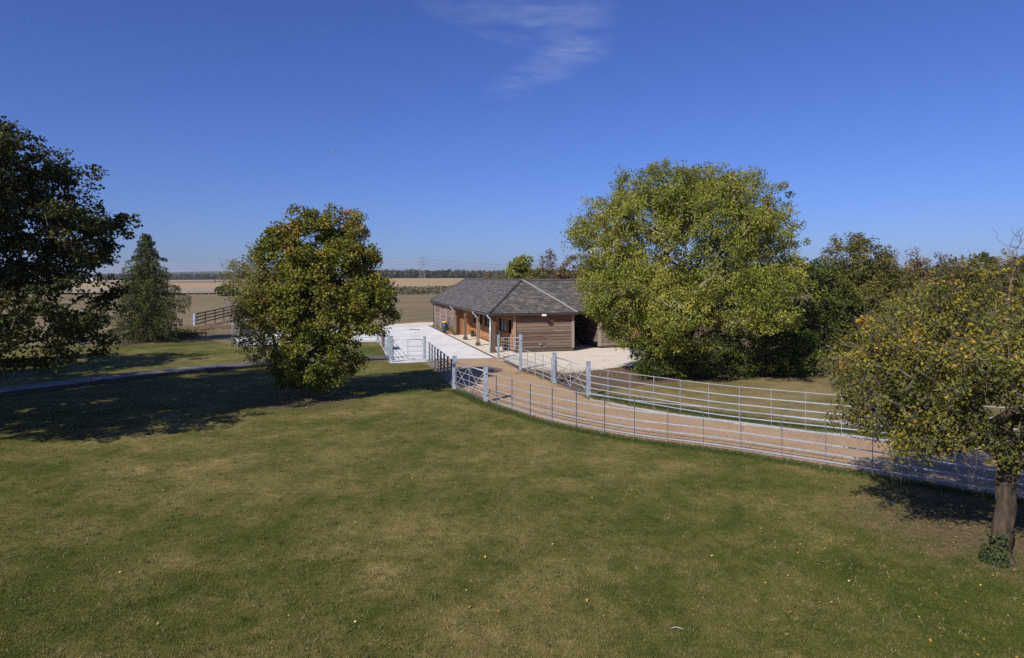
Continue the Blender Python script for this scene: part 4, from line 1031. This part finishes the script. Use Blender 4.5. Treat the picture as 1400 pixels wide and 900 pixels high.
mb = MB(); mb.box((0, 0, .45), (.34, .38, .9)); mb.build('body', M['iron'], t); mb = MB(); mb.box((0, 0, .93), (.38, .42, .06)); mb.build('lid', M['iron'], t)
# drain cover in the yard
mb = MB(); mb.box((0, 0, .012), (.9, .55, .024)); o = mb.build('manhole_cover', M['iron']); o.location = P(567, 451.5) + Vector((0, 0, .02)); tag(o, 'small dark drain cover set in the pale concrete yard', 'drain cover')

# ------------------------------------------------------------------- fences
RAILS = (1.14, 0.84, 0.57, 0.35, 0.15)
def railing(name, label, pts, step=None, cat='fence', group=None, mat='galv_bar', up_mat='galv_dull', top=1.16, w=.011, own_posts=None, rails=RAILS, uw=.038):
    base = pts[0]; root = thing(name, label, cat, base, 0, group)
    L = [p - base for p in pts]; line = smooth([p.copy() for p in L], 1) if len(L) > 3 else L
    for k, z in enumerate(rails):
        mb = MB()
        if k == 0: mb.tube([p + Vector((0, 0, z)) for p in line], .0125, 6)
        else:
            for a, b in zip(line[:-1], line[1:]): mb.bar(a + Vector((0, 0, z)), b + Vector((0, 0, z)), .010, .032)
        mb.build('rail', M[mat], root)
    P2 = L[1:-1] if step is None else resample(L, step)[1:-1]
    for p in P2:
        mb = MB()
        q = min(range(len(L)), key=lambda i: (L[i] - p).length); d = (L[min(q + 1, len(L) - 1)] - L[max(q - 1, 0)]).normalized()
        mb.bar(p + Vector((0, 0, -.05)), p + Vector((0, 0, top)), uw, w, up=tuple(d))
        mb.bar(p + Vector((0, 0, .02)), p + d * .16 + Vector((0, 0, .0)), .03, .012)
        mb.build('upright', M[up_mat], root)
    return root
FG = 'parkland railings along the track'
railing('estate_fence', 'curved metal railing between the lawn and the near side of the track', NF, group=FG)
railing('estate_fence', 'curved metal railing on the far side of the track before the dry field', FF, group=FG, up_mat='galv_bar')
railing('estate_fence', 'short railing between the tall gate post and the far track gate', [P(711.8, 505.6), P(758, 523.3)], 1.05, group=FG, up_mat='galv_bar', rails=(1.06, .8, .55, .35, .15), top=1.08)
railing('estate_fence', 'railing in tree shade from the yard gate to the near track gate', [P(584, 494.5), P(621.5, 531.5)], 1.1, group=FG, mat='galv_dull', w=.05, uw=.08)  # tree shade is put into this railing's colour by the duller bars
railing('estate_fence', 'railing across the grass edge of the concrete yard behind the maple', [P(322, 474), P(420, 470.5), P(517, 467.5)], 1.6, group=FG, up_mat='galv_bar')
railing('estate_fence', 'foreshortened railing with a brown board beside the small square of grass', [P(517.5, 467.8), P(534, 495)], 1.8, group=FG, up_mat='galv_bar')

def gate_post(p, h, label, w=.15, cap=True):
    o = thing('gate_post', label, 'gate post', p, 0, 'galvanised gate posts')
    mb = MB(); mb.box((0, 0, h / 2 - .05), (w, w * .8, h + .1), .6); mb.build('shaft', M['galv'], o)
    mb = MB(); mb.box((0, 0, h + .012), (w + .02, w * .8 + .02, .02), .5); mb.build('cap', M['galv'], o)
    mb = MB()
    for z in (.3, h - .25): mb.tube([(0, -w * .4, z), (0, -w * .4 - .05, z)], .03, 8)
    mb.build('hinge', M['galv_bar'], o)
    return o
gate_post(P(664, 550), 1.36, 'galvanised post at the lawn corner where the curved near railing begins', .17)
gate_post(P(621.2, 531.7), 1.36, 'galvanised post at the shaded end of the near track gate', .17)
gate_post(P(804.5, 542.2), 1.36, 'galvanised post where the far curved railing begins beside the track', .17)
gate_post(P(758.2, 523.3), 1.32, 'galvanised post at the barn end of the far track gate', .19)
gate_post(P(711.7, 505.6), 1.80, 'tallest galvanised post, before the barn front wall', .16)
gate_post(P(681.5, 490.8), 1.38, 'galvanised post beside the barn corner post and the slot drain', .14)
gate_post(P(534.5, 495.8), 1.45, 'galvanised post at the path end of the yard gate', .19)
gate_post(P(580.5, 494.2), 1.38, 'galvanised post at the shaded right end of the yard gate', .14)
gate_post(P(516.5, 469), 1.42, 'thin galvanised post at the back corner of the small grass square', .12)
gate_post(P(530.6, 490.5), 1.4, 'stubby galvanised post just behind the path end of the yard gate', .14)

def gate(a, b, label, h0=1.16, h1=1.16, cross=True, bars=5, mids=1):
    d = b - a; L = d.length; root = thing('gate', label, 'gate', a, math.atan2(d.y, d.x), 'galvanised field gates')
    s = .14; e = L - .14
    mb = MB()
    mb.tube([(s, 0, .12), (s, 0, h0), (e, 0, h1), (e, 0, .12), (s, 0, .12)], .021, 8); mb.build('frame', M['galv_bar'], root, True)
    mb = MB()
    fr = [.2, .42, .66] if bars == 5 else [k / bars for k in range(1, bars)]
    for f in fr: mb.tube([(s, 0, .12 + (h0 - .12) * f), (e, 0, .12 + (h1 - .12) * f)], .014, 6)
    mb.build('bar', M['galv_bar'], root, True)
    mb = MB()
    for k in range(1, mids + 1):
        x = s + (e - s) * k / (mids + 1); mb.bar((x, 0, .12), (x, 0, h0 + (h1 - h0) * k / (mids + 1)), .012, .034, up=(1, 0, 0))
    mb.build('upright', M['galv_bar'], root)
    if cross:
        mb = MB(); m = (s + e) / 2
        for x0, x1 in ((s, m), (m, e)):
            mb.bar((x0, -.012, .14), (x1, -.012, h0 - .04), .008, .026); mb.bar((x0, -.022, h0 - .04), (x1, -.022, .14), .008, .026)
        mb.build('brace', M['galv_bar'], root)
    return root
gate(P(621.2, 531.7), P(664, 550), 'cross-braced metal gate on the lawn side of the track')
gate(P(758.2, 523.3), P(804.5, 542.2), 'cross-braced metal gate on the far side of the track before bare soil')
gate(P(681.5, 490.8), P(711.7, 505.6), 'metal gate rising to a tall post before the barn veranda', 1.25, 1.62, False, 7, 3)
gate(P(534.5, 495.8), P(580.5, 494.2), 'closed five-bar gate across the edge of the concrete yard', 1.24, 1.24, False, 5, 1)
t = thing('notice_board', 'brown wooden board fixed on the foreshortened railing by the grass square', 'board', P(524, 478.5))
d = (P(534, 495) - P(517.5, 467.8)).normalized(); mb = MB()
for k in range(5): mb.bar(Vector((-.05, 0, .35 + k * .19)) - d * 1.0, Vector((-.05, 0, .35 + k * .19)) + d * 1.0, .03, .175, rnd.random())
mb.build('panel', M['oak_post'], t)
mb = MB()
for s in (-.9, .9): mb.bar(Vector((-.0, 0, 0)) + d * s, Vector((0, 0, 1.3)) + d * s, .06, .06)
mb.build('support', M['oak_post'], t)

# yard hurdles and gates half hidden by the maple
def hurdle(p, ang, label, L=2.2, h=1.5):
    r = thing('hurdle', label, 'hurdle', p, ang, 'stock hurdles left of the maple')
    mb = MB(); mb.tube([(0, 0, .02), (0, 0, h), (L, 0, h), (L, 0, .02)], .03, 8); mb.build('frame', M['galv'], r, True)
    mb = MB()
    for k in range(1, 6): mb.tube([(0, 0, h * k / 6), (L, 0, h * k / 6)], .02, 6)
    mb.build('bar', M['galv'], r, True)
hurdle(P(317, 475), R(62), 'foreshortened galvanised hurdle at the left corner of the yard', 2.6, 1.65)
hurdle(P(319, 474.6), R(8), 'galvanised hurdle facing the lawn, half hidden by yellowing leaves', 1.2, 1.6)
hurdle(P(332, 472), R(68), 'galvanised hurdle standing behind the first ones, close to the maple leaves', 2.6, 1.75)

# wooden post-and-rail fence in the pasture
fa, fb = P(266, 448), P(336, 432)
root = thing('post_and_rail_fence', 'dark wooden post-and-rail fence climbing the pasture right of the conifer', 'fence', fa)
d = fb - fa; n = 6
for k in range(n + 1):
    mb = MB(); p = d * (k / n); s = .2 if k == 0 else .11
    mb.box(p + Vector((0, 0, .66)), (s, s, 1.36 + .05 * k), .9 if k == 0 else .3); mb.build('post', M['galv'] if k == 0 else M['old_timber'], root)
for z in (.3, .62, .94, 1.24):
    mb = MB()
    for k in range(n): mb.bar(d * (k / n) + Vector((0, -.07, z + .05 * k)), d * ((k + 1) / n) + Vector((0, -.07, z + .05 * k + .05)), .04, .11, rnd.random())
    mb.build('rail', M['old_timber'], root)
mb = MB(); mb.bar((0, -.05, .25), d * (1.2 / d.length) + Vector((0, -.05, .95)), .04, .1); mb.build('brace', M['old_timber'], root)
# pale rail far across the pasture
fa, fb = P(256, 406.3), P(345, 405.5)
root = thing('paddock_rail', 'pale paddock rail running across the pasture before the round bush', 'fence', fa)
d = fb - fa; n = 9
for k in range(n + 1):
    mb = MB(); mb.box(d * (k / n) + Vector((0, 0, .75)), (.14, .14, 1.5)); mb.build('post', M['oak_grey'], root)
for z in (.6, 1.35):
    mb = MB(); mb.bar(Vector((0, 0, z)), d + Vector((0, 0, z)), .05, .09); mb.build('rail', M['oak_grey'], root)
# leaning wire stay by the conifer
mb = MB(); a = P(239, 434, 1.1) ; mb.tube([P(247, 450), P(247, 450) + Vector((-.45, .1, 1.25))], .03, 5)
tag(mb.build('leaning_stake', M['old_timber']), 'thin leaning stake in dry grass right of the conifer', 'stake')

# -------------------------------------------------------------- grass & litter
def tufts(name, xy, hmean, wid, mat, seed, tint_mu=.45, tint_sd=.25, lean=.45, z=0.0, blades=1):
    rng = np.random.RandomState(seed); n = len(xy)
    a = rng.uniform(0, 2 * np.pi, n); h = hmean * rng.uniform(.5, 1.4, n); ww = wid * rng.uniform(.6, 1.4, n)
    la = rng.uniform(0, 2 * np.pi, n); ll = np.abs(rng.normal(0, lean, n)) * h
    base = np.column_stack([xy, np.full(n, z)])
    s = np.column_stack([np.cos(a) * ww / 2, np.sin(a) * ww / 2, np.zeros(n)])
    tip = base + np.column_stack([np.cos(la) * ll, np.sin(la) * ll, h])
    V = np.stack([base - s, base + s, tip], 1).reshape(-1, 3); F = np.arange(3 * n).reshape(-1, 3)
    return tag(np_mesh(name, V, None, F, np.clip(rng.normal(tint_mu, tint_sd, n), 0, 1), mat), kind='stuff')
rng = np.random.RandomState(3)
# mown lawn blades, denser near the camera
n = 560000; u = rng.uniform(0, 1, n); y = 7.9 * (26.0 / 7.9) ** u; x = rng.uniform(-.80, .80, n) * y
nfx = np.array([p.x for p in NF]); nfy = np.array([p.y for p in NF])
lim = np.where(x < nfx[0], 27.0, np.interp(x, nfx, nfy) - .06)
k = y < lim; xy = np.column_stack([x[k], y[k]])
tufts('grass', xy, .023, .009, M['blades'], 31, .42, .24, .9, .004)
# coarser tussocks and weeds the mower leaves behind
q = np.random.RandomState(12); cxy = xy[q.choice(len(xy), 1500, False)]; cxy = np.repeat(cxy, 16, 0) + q.normal(0, .045, (1500 * 16, 2))
tufts('lawn_weeds', cxy, .042, .013, M['verge'], 38, .45, .3, .9, .004)
cxy = xy[q.choice(len(xy), 900, False)]; cxy = np.repeat(cxy, 14, 0) + q.normal(0, .06, (900 * 14, 2))
tufts('dry_grass', cxy, .035, .011, M['straw'], 39, .45, .25, 1.1, .004)
# taller green grass along the foot of the near railing, and along the far edge
def along(pts, n, wd, rng, bias=0):
    pts = np.array([[p.x, p.y] for p in pts]); seg = np.linalg.norm(np.diff(pts, axis=0), axis=1); cum = np.concatenate([[0], np.cumsum(seg)])
    s = rng.uniform(0, cum[-1], n); i = np.clip(np.searchsorted(cum, s) - 1, 0, len(seg) - 1); t = ((s - cum[i]) / seg[i])[:, None]
    q = pts[i] * (1 - t) + pts[i + 1] * t; d = (pts[i + 1] - pts[i]) / seg[i][:, None]; nn = np.column_stack([-d[:, 1], d[:, 0]])
    return q + nn * (bias + rng.normal(0, wd, n))[:, None]
tufts('verge_grass', along([P(624, 534)] + NF, 22000, .14, rng, -.16), .075, .014, M['verge'], 32, .4, .25, .6)
tufts('verge_grass', along(FF, 16000, .28, rng, .30), .10, .016, M['verge'], 33, .5, .3, .7)
tufts('dry_grass', along([P(880, 500), P(960, 505), P(1060, 501), P(1140, 497), P(1230, 505), P(1300, 512)], 15000, .65, rng, .2), .34, .022, M['straw'], 34, .45, .25, .55)
tufts('dry_grass', along([P(720, 506), P(800, 512), P(870, 506), P(1000, 505)], 5000, .8, rng, -.4), .12, .016, M['straw'], 35, .3, .25, .8)
tufts('dry_grass', along([P(205, 455), P(245, 451), P(300, 449), P(335, 448)], 9000, .9, rng, 0), .26, .03, M['straw'], 36, .5, .25, .5)
tufts('dry_grass', along([P(380, 546), P(430, 545)], 2500, .35, rng, 0), .07, .02, M['straw'], 37, .5, .3, .9)

# fallen leaves on the lawn and the track
rng = np.random.RandomState(44)
cc = []
for _ in range(190): 
    yy = 8.2 * (24 / 8.2) ** rng.uniform(); cc.append((rng.uniform(-.75, .75) * yy, yy))
for _ in range(420): cc.append((G_LOC.x + rng.normal(-.6, 2.3), G_LOC.y + rng.normal(-.2, 1.9)))
for _ in range(120): cc.append((C_LOC.x + rng.normal(.4, 1.5), C_LOC.y + rng.normal(-.7, .6)))
cc = np.array(cc); ok = cc[:, 1] > 7.5; cc = cc[ok]
cen = np.column_stack([cc, np.full(len(cc), .035)]); nor = rng.normal(0, .35, (len(cc), 3)) + np.array([0, 0, 1.])
L_fall = m_leaf('fallen_leaf', [(0, (0.20, 0.11, 0.04)), (.5, (0.38, 0.22, 0.05)), (.8, (0.55, 0.36, 0.05)), (1, (0.62, 0.48, 0.20))], .1)
tag(leaf_mesh('fallen_leaves', cen, nor, rng.uniform(.022, .055, len(cc)), .75, rng.uniform(0, 1, len(cc)), L_fall, None, rng), kind='stuff')
mb = MB(); a = P(918, 862); mb.tube([a + Vector(v) for v in ((0, 0, .03), (.06, .0, .045), (.12, -.03, .04), (.17, -.03, .03))], [.005, .008, .007, .003], 5)
tag(mb.build('twig', M['lead']), 'pale peeled twig lying alone on the lawn near the front', 'twig')
mb = MB(); a = P(1218, 690); mb.box(a + Vector((0, 0, .03)), (.06, .05, .03)); mb.tube([a + Vector((-.03, 0, .04)), a + Vector((.02, 0, .06)), a + Vector((.04, 0, .03))], .006, 5)
tag(mb.build('plastic_scrap', M['teal']), 'tiny dark blue plastic scrap on the grass at the edge of the apple tree shade', 'litter')

# --------------------------------------------------------------- sky and light
SUN_EL, SUN_AZ = 37.5, 35.0        # elevation; shadows run 35.6 deg right of the view
sd = Vector((math.sin(R(SUN_AZ)) * math.cos(R(SUN_EL)), math.cos(R(SUN_AZ)) * math.cos(R(SUN_EL)), -math.sin(R(SUN_EL))))
ld = bpy.data.lights.new('sun', 'SUN'); ld.energy = 5.0; ld.angle = R(0.55); ld.color = (1.0, 0.95, 0.87)
lo = bpy.data.objects.new('sun', ld); COL.objects.link(lo); lo.rotation_euler = sd.to_track_quat('-Z', 'Y').to_euler(); lo.location = (-20, -25, 30)

wd = bpy.data.worlds.new('World'); sc.world = wd; wd.use_nodes = True
nt = wd.node_tree; nt.nodes.clear()
out = nt.nodes.new('ShaderNodeOutputWorld'); bg = nt.nodes.new('ShaderNodeBackground'); sky = nt.nodes.new('ShaderNodeTexSky')
sky.sky_type = 'NISHITA'; sky.sun_disc = False; sky.sun_elevation = R(SUN_EL); sky.sun_rotation = R(180 + SUN_AZ)
sky.altitude = 0; sky.air_density = 1.0; sky.dust_density = 0.4; sky.ozone_density = 3.0
bg.inputs['Strength'].default_value = 0.07
def wn(t, **kw):
    n = nt.nodes.new(t)
    for k, v in kw.items(): setattr(n, k, v)
    return n
tint = wn('ShaderNodeMix', data_type='RGBA', blend_type='MULTIPLY'); tint.inputs['Factor'].default_value = 1.0
tint.inputs['B'].default_value = (0.54, 0.725, 1.42, 1)      # the camera's cool white balance
nt.links.new(sky.outputs[0], tint.inputs['A'])
# one thin wisp of cirrus, laid on a plane high overhead
tc = wn('ShaderNodeTexCoord'); sx = wn('ShaderNodeSeparateXYZ'); nt.links.new(tc.outputs['Generated'], sx.inputs[0])
def wm(op, a, b=0.0, c=None):
    m = wn('ShaderNodeMath', operation=op)
    for i, v in enumerate((a, b) if c is None else (a, b, c)):
        if hasattr(v, 'links'): nt.links.new(v, m.inputs[i])
        else: m.inputs[i].default_value = v
    return m.outputs[0]
zc = wm('MAXIMUM', sx.outputs[2], 0.03)
px_, py_ = wm('DIVIDE', sx.outputs[0], zc), wm('DIVIDE', sx.outputs[1], zc)
cv = wn('ShaderNodeCombineXYZ'); nt.links.new(px_, cv.inputs[0]); nt.links.new(py_, cv.inputs[1])
def wnoise(rot, scale, sc_, det, dist, off=(0, 0, 0)):
    mp = wn('ShaderNodeMapping'); mp.inputs['Rotation'].default_value = (0, 0, R(rot)); mp.inputs['Scale'].default_value = scale; mp.inputs['Location'].default_value = off
    nt.links.new(cv.outputs[0], mp.inputs[0]); nz = wn('ShaderNodeTexNoise'); nz.inputs['Scale'].default_value = sc_; nz.inputs['Detail'].default_value = det
    nz.inputs['Roughness'].default_value = 0.62; nz.inputs['Distortion'].default_value = dist; nt.links.new(mp.outputs[0], nz.inputs['Vector']); return nz.outputs['Fac']
def streak(cx, cy, ang, la, lb):
    c, s_ = math.cos(R(ang)), math.sin(R(ang)); dx, dy = wm('SUBTRACT', px_, cx), wm('SUBTRACT', py_, cy)
    a = wm('DIVIDE', wm('ADD', wm('MULTIPLY', dx, c), wm('MULTIPLY', dy, s_)), la); b = wm('DIVIDE', wm('SUBTRACT', wm('MULTIPLY', dy, c), wm('MULTIPLY', dx, s_)), lb)
    return wm('MAXIMUM', wm('SUBTRACT', 1.0, wm('ADD', wm('MULTIPLY', a, a), wm('MULTIPLY', b, b))), 0.0)
wis = wm('ADD', wm('ADD', streak(0.06, 2.80, 42, 0.56, 0.17), streak(0.14, 2.55, 20, 0.34, 0.22)), streak(0.14, 3.32, 116, 0.62, 0.19))
fine_ = wnoise(-42, (1.0, 1.9, 1), 2.2, 7, 0.45); soft_ = wnoise(15, (1, 1, 1), 1.9, 5, 0.6, (3, 1, 0))
mr = wn('ShaderNodeMapRange', interpolation_type='SMOOTHSTEP'); nt.links.new(wm('ADD', wm('MULTIPLY', fine_, 0.6), wm('MULTIPLY', soft_, 0.4)), mr.inputs[0])
mr.inputs[1].default_value = 0.36; mr.inputs[2].default_value = 0.72
cm = wm('MINIMUM', wm('MULTIPLY', wm('MULTIPLY', wis, mr.outputs[0]), 0.50), 0.36)
cl = wn('ShaderNodeMix', data_type='RGBA'); nt.links.new(cm, cl.inputs['Factor']); nt.links.new(tint.outputs['Result'], cl.inputs['A'])
cl.inputs['B'].default_value = (4.6, 5.4, 9.6, 1)
nt.links.new(cl.outputs['Result'], bg.inputs[0]); nt.links.new(bg.outputs[0], out.inputs[0])
# the daytime moon
w = N('moon_surface'); d_ = w.n('ShaderNodeBsdfDiffuse'); d_.inputs[0].default_value = (.25, .27, .30, 1); t_ = w.n('ShaderNodeBsdfTransparent'); mx = w.n('ShaderNodeMixShader')
mx.inputs[0].default_value = 0.26; w.l(t_.outputs[0], mx.inputs[1]); w.l(d_.outputs[0], mx.inputs[2]); w.l(mx.outputs[0], w.out.inputs[0])
bm = bmesh.new(); bmesh.ops.create_uvsphere(bm, u_segments=24, v_segments=16, radius=19); me = bpy.data.meshes.new('moon'); bm.to_mesh(me); bm.free(); me.materials.append(w.m)
mo = bpy.data.objects.new('moon', me); COL.objects.link(mo); mo.location = ((456 - 700) / FPX * 6000, 6000, CAM_H + (HOR - 207) / FPX * 6000)
tag(mo, 'faint daytime moon, a pale speck in the blue sky left of centre', 'moon')

# thin air that fades the far woods and hills
w = N('haze_air'); pv = w.n('ShaderNodeVolumePrincipled'); pv.inputs['Color'].default_value = (0.88, 0.92, 1.0, 1); pv.inputs['Density'].default_value = 0.00014; pv.inputs['Anisotropy'].default_value = 0.2
w.l(pv.outputs[0], w.out.inputs['Volume'])
mb = MB(); mb.box((0, 3500, 27), (14000, 7400, 56)); hz = mb.build('haze', w.m); tag(hz, kind='stuff')

# ------------------------------------------------------------------- camera
cam = bpy.data.cameras.new('camera'); co = bpy.data.objects.new('camera', cam); COL.objects.link(co)
co.location = (0, 0, CAM_H); co.rotation_euler = (R(90), 0, 0)
cam.sensor_width = 36; cam.lens = 24; cam.shift_y = -(450 - HOR) / 1400; cam.clip_end = 20000; cam.clip_start = 0.1
sc.camera = co
sc.view_settings.view_transform = 'Standard'; sc.view_settings.look = 'None'; sc.view_settings.exposure = 0.12; sc.view_settings.gamma = 1.0
sc.view_settings.use_curve_mapping = False
sc.cycles.max_bounces = 6; sc.cycles.diffuse_bounces = 3; sc.cycles.glossy_bounces = 2; sc.cycles.transmission_bounces = 4; sc.cycles.transparent_max_bounces = 8
sc.cycles.use_denoising = False; sc.cycles.sample_clamp_indirect = 2.0
